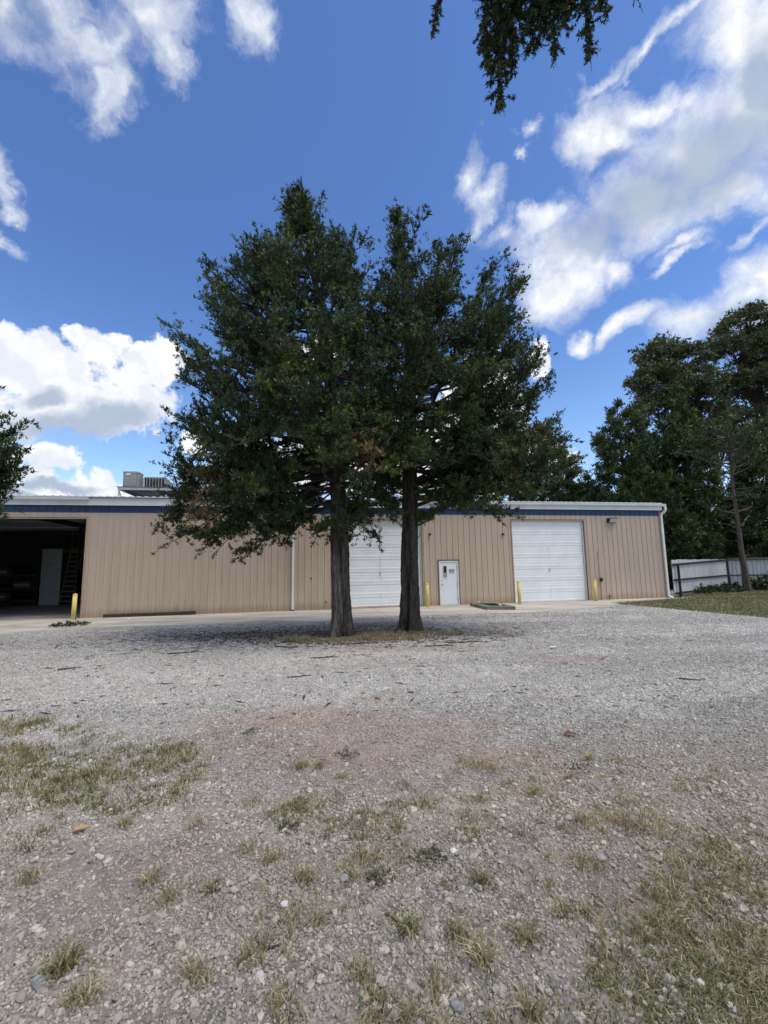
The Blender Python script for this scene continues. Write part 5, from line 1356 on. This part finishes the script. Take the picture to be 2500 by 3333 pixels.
        mt = N('GeometryNodeSetMaterial'); mt.inputs['Material'].default_value = MAT['gravel_stone']; Lk(sm.outputs[0], mt.inputs['Geometry'])
        eq = N('FunctionNodeCompare'); eq.data_type = 'INT'; eq.operation = 'EQUAL'
        ia = [s for s in eq.inputs if s.type == 'INT']; Lk(kind, ia[0]); ia[1].default_value = i
        ins = N('GeometryNodeInstanceOnPoints')
        Lk(gi.outputs[0], ins.inputs['Points']); Lk(eq.outputs[0], ins.inputs['Selection']); Lk(mt.outputs[0], ins.inputs['Instance'])
        er = N('FunctionNodeEulerToRotation'); Lk(rot, er.inputs[0]); Lk(er.outputs[0], ins.inputs['Rotation']); Lk(siz, ins.inputs['Scale'])
        Lk(ins.outputs[0], jn.inputs[0])
    Lk(jn.outputs[0], go.inputs[0])
    md = o.modifiers.new('scatter', 'NODES'); md.node_group = ng
gravel()

# a few big stones that stand out near the viewer
BIG = [(-0.29, 3.02, 0.034, 0, 'squat grey stone beside the dark flat weed'), (-0.62, 2.80, 0.028, 2, 'pale stone below the left end of the middle grass'), (-1.72, 2.36, 0.038, 0, 'grey stone near the bottom left corner'),
       (0.44, 3.25, 0.028, 2, 'pale stone below the right end of the middle grass'), (1.45, 3.22, 0.032, 0, 'grey stone left of the right corner grass'), (0.30, 2.22, 0.03, 0, 'grey stone at the bottom edge near the middle')]

# ------------------------------------------------------------------ grass and weeds
GR = np.array([(0.17, 0.20, 0.07), (0.115, 0.155, 0.05), (0.24, 0.235, 0.105)]); DRY = np.array([(0.46, 0.38, 0.22), (0.36, 0.29, 0.16), (0.54, 0.47, 0.30), (0.27, 0.23, 0.125)])
def blades(rng, P, H, lean, tint, width=0.0035):
    n = len(P)
    a = rng.uniform(0, 2 * PI, n); d = np.stack([np.cos(a), np.sin(a), np.zeros(n)], -1); sd = np.stack([-np.sin(a), np.cos(a), np.zeros(n)], -1)
    b = rng.uniform(0, 2 * PI, n); sd = np.stack([np.cos(b), np.sin(b), np.zeros(n)], -1)
    H = H[:, None]; ln = (lean * rng.uniform(0.3, 1.3, n))[:, None]; up = np.array([0, 0, 1.0])
    m1 = P + (up * 0.55 + d * ln * 0.35) * H; tp = P + (up * np.maximum(0.25, 1.0 - ln * 0.45) + d * ln) * H
    w = (width * rng.uniform(0.6, 1.4, n))[:, None]
    V = np.stack([P - sd * w, P + sd * w, m1 + sd * w * 0.8, m1 - sd * w * 0.8, tp + sd * w * 0.2, tp - sd * w * 0.2], 1).reshape(-1, 3)
    k = np.arange(n)[:, None] * 6
    Q = np.concatenate([k + np.array([[0, 1, 2, 3]]), k + np.array([[3, 2, 4, 5]])], 0)
    return V, Q, np.repeat(tint, 6, 0)

def grass_patch(name, seed, ells, n, h, dry, txt, width=0.004, lean=0.8, clump=0.35, cs=0.05):
    """blades over soft-edged ellipses (x, y, rx, ry, weight)"""
    rng = np.random.default_rng(seed)
    w = np.array([e[2] * e[3] * e[4] for e in ells]); cnt = (n * w / w.sum()).astype(int)
    P = []
    for (x, y, rx, ry, _), c in zip(ells, cnt):
        nc = max(1, int(c / 26)); a = rng.uniform(0, 2 * PI, nc); r = rng.uniform(0, 1, nc) ** 0.62 * 1.05
        cx, cy = x + np.cos(a) * r * rx, y + np.sin(a) * r * ry
        i = rng.integers(0, nc, c); sg = cs * rng.uniform(0.4, 1.6, nc)
        P.append(np.stack([cx[i] + rng.normal(0, 1, c) * sg[i], cy[i] + rng.normal(0, 1, c) * sg[i]], -1))
    P = np.concatenate(P); z = hgt(P[:, 0], P[:, 1]) - 0.004
    P = np.concatenate([P, z[:, None]], 1); m = len(P)
    f = 0.5 + 0.28 * np.sin(2.3 * P[:, 0] + 1.1 * P[:, 1]) + 0.28 * np.sin(-3.1 * P[:, 0] + 4.0 * P[:, 1])
    isdry = rng.random(m) < np.clip(dry + 0.5 * (f - 0.5), 0.05, 0.97)
    T = np.where(isdry[:, None], DRY[rng.integers(0, 4, m)], GR[rng.integers(0, 3, m)]) * rng.uniform(0.7, 1.2, (m, 1))
    V, Q, T = blades(rng, P, h * rng.uniform(0.4, 1.25, m) * (0.6 + 0.8 * f), lean, T, width)
    o = link(name, np_mesh(name, V, Q, T), MAT['grass_blade'])
    return label(o, txt, kind='stuff')
grass_patch('grass', 201, [(-4.7, 5.75, 0.9, 0.35, 1.2), (-3.3, 5.0, 1.1, 0.6, 1.0), (-2.5, 4.45, 0.75, 0.6, 1.3), (-3.6, 4.3, 0.9, 0.5, 1.1), (-3.4, 3.6, 0.8, 0.4, 0.9), (-2.15, 4.1, 0.3, 0.25, 1.4), (-4.6, 4.6, 0.9, 0.7, 0.8)], 12500, 0.08, 0.5, 'patch of green and dry grass on the gravel at left', 0.0035)
grass_patch('grass', 202, [(-0.75, 3.85, 0.25, 0.16, 1.5), (0.2, 3.93, 0.28, 0.12, 1.3), (-0.25, 3.6, 0.35, 0.22, 1.0), (-0.6, 3.98, 0.3, 0.14, 1.0), (0.62, 3.5, 0.16, 0.14, 1.0), (0.05, 3.2, 0.25, 0.15, 0.8), (0.9, 4.65, 0.2, 0.1, 0.7)], 3600, 0.055, 0.72, 'sparse half dry grass in the middle of the gravel', 0.003)
grass_patch('grass', 203, [(1.75, 2.35, 0.55, 0.4, 1.3), (2.2, 2.85, 0.6, 0.35, 1.0), (1.35, 2.5, 0.35, 0.3, 1.0), (1.15, 2.15, 0.45, 0.25, 1.0), (2.6, 3.3, 0.5, 0.3, 0.6), (1.85, 3.6, 0.3, 0.2, 0.4), (2.1, 2.2, 0.6, 0.4, 1.2), (0.1, 2.15, 0.4, 0.12, 0.8), (-0.5, 2.1, 0.35, 0.12, 0.5)], 17000, 0.058, 0.6, 'matted green and straw coloured grass in the near right corner', 0.003, 1.0)
grass_patch('grass', 205, [(1.4, 3.6, 1.0, 0.6, 1), (0.5, 2.8, 1.3, 0.6, 1), (2.6, 4.2, 0.9, 0.6, 1), (-1.0, 2.5, 1.0, 0.4, 0.6), (-2.0, 5.0, 1.0, 0.6, 0.6), (1.0, 4.5, 1.0, 0.5, 0.6)], 7500, 0.05, 0.72, 'sparse straw coloured grass stubble across the near gravel', 0.0024, 1.1, cs=0.04)
grass_patch('grass', 204, [(-1.2, 12.0, 1.3, 0.35, 1.0), (0.3, 12.4, 1.1, 0.4, 1.2), (1.2, 13.0, 0.8, 0.4, 0.9), (-2.3, 12.3, 0.8, 0.3, 0.8), (-0.4, 12.7, 1.2, 0.5, 0.5)], 9000, 0.10, 0.88, 'dry yellow grass round the feet of the two cedars', 0.006, 0.9, cs=0.09)

# lawn by the fence
LAWN = [(10.9, 21.25), (11.4, 20.3), (12.3, 17.8), (13.2, 15.3), (15.5, 12.3), (42, 8), (44, 30), (25, 31.6), (16.6, 24.9), (15.9, 23.7), (13.4, 22.3), (12.0, 21.75)]
def lawn():
    rng = np.random.default_rng(210)
    m, t, p = new_mat('lawn_soil')
    c = geo_pos(t)
    colr = t.mix(t.ramp(t.noise(c, 1.2, 6.0, 0.65), 0.35, 0.65), (0.115, 0.10, 0.055), (0.085, 0.10, 0.04))
    t.l(colr, p.inputs['Base Color']); p.inputs['Roughness'].default_value = 0.95
    pts = [Vector((x, y, 0.012)) for x, y in LAWN]
    me = bpy.data.meshes.new('lawn'); me.from_pydata([tuple(q) for q in pts] + [(q.x, q.y, -0.05) for q in pts], [], [tuple(range(len(pts)))] + [(i, len(pts) + i, len(pts) + (i + 1) % len(pts), (i + 1) % len(pts)) for i in range(len(pts))]); me.update()
    label(link('lawn', me, MAT['lawn_soil']), 'worn patch of lawn between the gravel and the metal fence', kind='structure')
    poly = np.array(LAWN)
    def inside(x, y):
        r = np.zeros(len(x), bool); n = len(poly)
        for i in range(n):
            (x1, y1), (x2, y2) = poly[i], poly[(i + 1) % n]
            cnd = ((y1 > y) != (y2 > y)) & (x < (x2 - x1) * (y - y1) / (y2 - y1 + 1e-9) + x1); r ^= cnd
        return r
    x = rng.uniform(10.5, 28.5, 80000); y = rng.uniform(13, 31.5, 80000)
    x = x + rng.normal(0, 0.12, len(x)); k = inside(x + rng.normal(0, 0.15, len(x)), y + rng.normal(0, 0.15, len(x))) & (x < 0.93 * y + 0.8); x, y = x[k], y[k]
    m_ = len(x); P = np.stack([x, y, np.full(m_, 0.005)], -1)
    f = 0.5 + 0.25 * np.sin(0.9 * x + 1.7 * y) + 0.25 * np.sin(2.3 * x - 1.3 * y) + 0.15 * np.sin(5 * x + 4 * y)
    dry = rng.random(m_) < np.clip(0.36 + 0.6 * (f - 0.5), 0.05, 0.9)
    T = np.where(dry[:, None], DRY[rng.integers(0, 4, m_)] * 0.8, GR[rng.integers(0, 3, m_)]) * rng.uniform(0.7, 1.2, (m_, 1))
    V, Q, T = blades(rng, P, 0.07 * rng.uniform(0.5, 1.3, m_), 0.8, T, 0.014)
    label(link('grass', np_mesh('grass', V, Q, T), MAT['grass_blade']), 'short worn grass growing on the lawn by the fence', kind='stuff')
lawn()

# single tufts that stand out
TUFTS = [(-1.57, 3.09, 1.3, 2, 'round straw coloured grass tuft, largest on the left near gravel'), (-1.12, 2.95, 1.0, 5, 'mixed green and straw tuft just right of the round straw tuft'),
         (-0.69, 4.58, 0.9, 1, 'small straw tuft between the red clay and the middle grass'), (-1.67, 2.45, 1.35, 6, 'spreading green tuft low in the left near gravel'),
         (0.46, 2.46, 1.5, 3, 'large fan of straw coloured grass in the near gravel right of centre'), (0.57, 2.98, 1.1, 5, 'green and straw tuft above the large straw fan'),
         (0.09, 2.62, 1.25, 7, 'dark green tuft with straw tips in the near gravel at centre'), (1.26, 4.05, 0.95, 7, 'green tuft on the sandy ground right of centre'),
         (-2.12, 3.73, 1.0, 5, 'low tuft at the lower edge of the left grass'), (-0.97, 2.40, 1.15, 4, 'low pale tuft near the bottom edge, left of centre'),
         (1.70, 4.33, 0.8, 0, 'small straw tuft on gravel below the reddish scrap'), (0.62, 2.20, 1.2, 1, 'straw tuft at the bottom edge right of centre')]
SMALL = [(-1.35, 2.92), (-0.15, 3.2), (-0.54, 3.01), (0.34, 2.95), (-0.88, 4.6), (-0.44, 4.4), (0.63, 3.45), (1.02, 4.58), (0.72, 2.58), (-0.72, 2.52), (-1.51, 3.68), (-0.38, 2.69), (1.0, 3.5), (-0.8, 3.21), (-0.5, 2.23), (-0.25, 3.07), (-1.47, 2.32), (-0.54, 2.71), (0.37, 2.62), (0.6, 3.75), (0.13, 4.29), (-1.03, 3.34), (-2.41, 3.14), (2.05, 4.7), (2.28, 4.59), (1.0, 3.02), (2.0, 3.92), (1.5, 3.6), (1.3, 3.2), (-0.1, 3.0), (0.8, 4.0), (-1.2, 4.0), (-0.2, 2.4), (0.2, 2.35), (1.0, 2.75)]
def tufts():
    rng = np.random.default_rng(220)
    meshes = []
    for v in range(8):
        dry = v < 5
        m = int(rng.integers(70, 140)); a = rng.uniform(0, 2 * PI, m); r = np.abs(rng.normal(0, 0.03, m))
        P = np.stack([np.cos(a) * r, np.sin(a) * r, np.full(m, -0.006)], -1)
        dm = rng.random(m) < (0.95 if dry else 0.5)
        T = np.where(dm[:, None], DRY[rng.integers(0, 4, m)], GR[rng.integers(0, 3, m)]) * rng.uniform(0.75, 1.2, (m, 1))
        V, Q, T = blades(rng, P, rng.uniform(0.05, 0.13, m), 1.0, T, 0.0028)
        meshes.append(np_mesh('grass_tuft', V, Q, T))
    for i, (x, y, s, v, txt) in enumerate(TUFTS):
        o = link('grass_tuft', meshes[v], MAT['grass_blade'], None, (x, y, float(hgt(x, y))), (0, 0, rng.uniform(0, 6.28)))
        o.scale = (s, s, s * rng.uniform(0.7, 1.0)); label(o, txt, 'grass tuft', 'grass tufts standing out of the gravel')
    grass_patch('grass', 221, [(x, y, 0.05, 0.05, rng.uniform(0.5, 1.5)) for x, y in SMALL], 3400, 0.075, 0.75, 'thin scattered blades of half dry grass between the stones', 0.0026, 1.0, cs=0.035)
tufts()

def leafy(name, x, y, r, h, n, leaf, col, txt, cat, seed, group=None, z0=0.0):
    rng = np.random.default_rng(seed)
    root = empty(name, (x, y, z0), 0, txt, cat, group)
    a = rng.uniform(0, 2 * PI, n); q = np.sqrt(rng.uniform(0, 1, n)); zz = rng.uniform(0.05, 1, n) * h * (1.1 - 0.6 * q)
    P = np.stack([np.cos(a) * q * r, np.sin(a) * q * r, zz], -1); D = norm(P * np.array([1, 1, 0.4]) + np.array([0, 0, 0.05]))
    T = np.array(col)[None, :] * rng.uniform(0.6, 1.4, (n, 1))
    V, Q, T = sprays(rng, P, D, leaf * rng.uniform(0.6, 1.3, n), T, 2, wide=0.7, spread=0.5, upb=0.2)
    V[:, 2] = np.maximum(V[:, 2], 0.004)
    link('leaves', np_mesh('leaves', V, Q, T, 3), MAT['foliage'], root)
    k = max(4, n // 20); paths = [(curve((0, 0, 0), P[i], rng, 4, 0, 0.05), np.linspace(0.012, 0.003, 4) * min(1, r * 3)) for i in rng.integers(0, n, k)]
    V, Q = tubes(paths, 4); link('stems', np_mesh('stems', V, Q, np.tile((0.06, 0.06, 0.03), (len(V), 1))), MAT['bark'], root)
WC = (0.030, 0.050, 0.020)
leafy('leafy_weed', 21.0, 27.9, 1.3, 0.40, 380, 0.17, WC, 'low dark weeds along the fence left of the bare trunk', 'weeds', 301, 'weeds along the fence')
leafy('leafy_weed', 25.0, 28.6, 1.1, 0.95, 420, 0.22, WC, 'tall leafy weeds by the fence right of the bare trunk', 'weeds', 302, 'weeds along the fence')
leafy('leafy_weed', 22.6, 28.6, 0.5, 0.75, 110, 0.18, WC, 'small leafy weed before the dark corner post of the fence', 'weeds', 303, 'weeds along the fence')
leafy('leafy_weed', 18.9, 26.1, 0.35, 0.62, 80, 0.15, WC, 'small leafy weed growing up the lower fence rail', 'weeds', 304, 'weeds along the fence')
leafy('ground_weed', -11.65, 16.25, 0.6, 0.08, 200, 0.09, (0.05, 0.05, 0.03), 'flat mat of dark weeds on the concrete before the open bay', 'weeds', 305)
for i, (x, y, r_, txt) in enumerate([(-0.44, 4.88, 0.13, 'dark green mat of ground weed on reddish gravel'), (-1.65, 5.55, 0.12, 'dark green weed at the edge of the red clay patch'), (-0.78, 3.62, 0.09, 'bluish green weed at the left end of the middle grass'), (-0.06, 3.02, 0.09, 'dark flat weed beside a grey stone in the near gravel'), (0.28, 3.18, 0.10, 'green weed mat right of the middle grass'), (1.87, 4.52, 0.13, 'dark weed mat on the gravel near the sandy patch')]):
    leafy('ground_weed', x, y, r_, 0.03, 130, 0.018, (0.095, 0.115, 0.065), txt, 'weed', 310 + i, 'flat weeds in the gravel', float(hgt(x, y)))

# ------------------------------------------------------------------ fallen twigs, litter and scraps
def litter():
    rng = np.random.default_rng(330)
    n = 5200
    x = np.concatenate([rng.normal(-0.8, 2.6, n), rng.normal(-4.5, 2.4, n // 2), rng.uniform(-9, 9, 700)]); y = np.concatenate([rng.normal(12.9, 0.95, n), rng.normal(13.3, 1.0, n // 2), rng.uniform(6.0, 12, 700)])
    m = len(x); k = (y > 5) & (y < 15.9); x, y = x[k], y[k]; m = len(x)
    z = hgt(x, y) + rng.uniform(0.006, 0.018, m); P = np.stack([x, y, z], -1)
    a = rng.uniform(0, PI, m); a = np.where(rng.random(m) < 0.5, rng.normal(0, 0.4, m), a); L = (0.03 + rng.pareto(2.5, m) * 0.05); L = np.minimum(L, 0.35)
    d = np.stack([np.cos(a), np.sin(a), rng.normal(0, 0.04, m)], -1); sd = np.stack([-np.sin(a), np.cos(a), np.zeros(m)], -1); w = (0.12 * L + 0.004)[:, None].clip(0, 0.016)
    up = np.array([0, 0, 0.012])
    V = np.stack([P - d * L[:, None], P + sd * w + up * 0.5, P + d * L[:, None], P - sd * w], 1).reshape(-1, 3)
    c = np.array([(0.075, 0.055, 0.04), (0.05, 0.04, 0.034), (0.12, 0.085, 0.05), (0.04, 0.035, 0.03)])[rng.integers(0, 4, m)] * rng.uniform(0.7, 1.3, (m, 1))
    o = link('litter', np_mesh('litter', V, np.arange(len(V)).reshape(-1, 4), np.repeat(c, 4, 0)), MAT['bark'])
    label(o, 'fallen needles and bark bits scattered under the cedars', kind='stuff')
litter()
STICKS = [(-0.71, 11.43, 1.35, 0.04, 'long dark stick lying in front of the left cedar'), (-2.45, 12.05, 0.7, 0.3, 'dark stick left of the left cedar foot'), (2.1, 11.44, 1.1, -0.05, 'long dark stick lying right of the right cedar'), (-4.85, 10.71, 0.8, 0.25, 'thin stick out on the gravel left of the cedars'), (-1.39, 9.91, 0.6, 0.15, 'short stick on gravel before the cedars'), (1.3, 11.05, 0.7, 0.1, 'thin stick before the right cedar'), (-2.5, 11.2, 0.6, -0.2, 'thin curved stick before the left cedar'), (-6.54, 9.19, 0.4, 0.5, 'small dark stick far left on the gravel'), (5.1, 7.56, 0.35, -0.3, 'dark stick on the open gravel at right'), (-1.6, 8.2, 0.45, 0.4, 'small twig cluster stick on the middle gravel'), (0.03, 2.68, 0.16, -0.7, 'short black stick lying in the near gravel'), (-0.62, 2.51, 0.09, 0.3, 'black chip of wood in the near gravel')]
for i, (x, y, L, a, txt) in enumerate(STICKS):
    rng = np.random.default_rng(340 + i)
    r_ = 0.018 if y > 6 else 0.008
    p = curve((-L / 2, 0, 0), (L / 2, 0, 0), rng, 7, 0, 0.03); p[:, 2] = np.abs(p[:, 2]) * 0.3
    m = MB().tube(p, list(np.linspace(r_, r_ * 0.4, 7)), 6)
    if L > 0.5: m.tube(curve(p[4], p[4] + np.array([0.18, 0.10, 0.02]), rng, 4, 0, 0.04), list(np.linspace(r_ * 0.6, r_ * 0.3, 4)), 5)
    o = m.build('stick', MAT['twig_wood'], None, loc=(x, y, float(hgt(x, y)) + r_ * 0.8 + 0.004), rot=(0, 0, a)); label(o, txt, 'stick', 'fallen sticks on the lot')
def leaf(name, x, y, L, mat, a, txt, cat):
    V = []; F = []
    for i in range(7):
        t = i / 6; w = 0.32 * L * math.sin(PI * min(0.97, t + 0.03)) ** 0.8; zc = 0.10 * L * math.sin(PI * t)
        V += [(t * L, -w, zc + 0.10 * L), (t * L, 0, zc), (t * L, w, zc + 0.08 * L)]
    for i in range(6):
        for j in range(2): F.append((3 * i + j, 3 * i + j + 1, 3 * i + j + 4, 3 * i + j + 3))
    o = MB().add(V, F).build(name, mat, None, loc=(x, y, float(hgt(x, y)) + 0.018), rot=(0, 0, a)); label(o, txt, cat)
leaf('fallen_leaf', -2.46, 3.62, 0.11, MAT['dry_leaf'], 0.5, 'single dry orange leaf on the gravel below the left grass', 'leaf')
leaf('paper_scrap', 3.82, 10.36, 0.20, MAT['sign_white'], 0.1, 'white scrap of paper on the gravel right of the trees', 'scrap')
leaf('bark_scrap', 2.04, 5.26, 0.15, MAT['red_scrap'], 0.2, 'reddish brown scrap of bark on the right gravel', 'scrap')
for i, (x, y, r_, q, txt) in enumerate(BIG):
    rock('loose_stone', r_, 400 + i, MAT['white_stone'] if q else MAT['curb_stone'], (x, y, float(hgt(x, y)) + r_ * 0.3), txt, 'stone', 'larger stones in the near gravel')
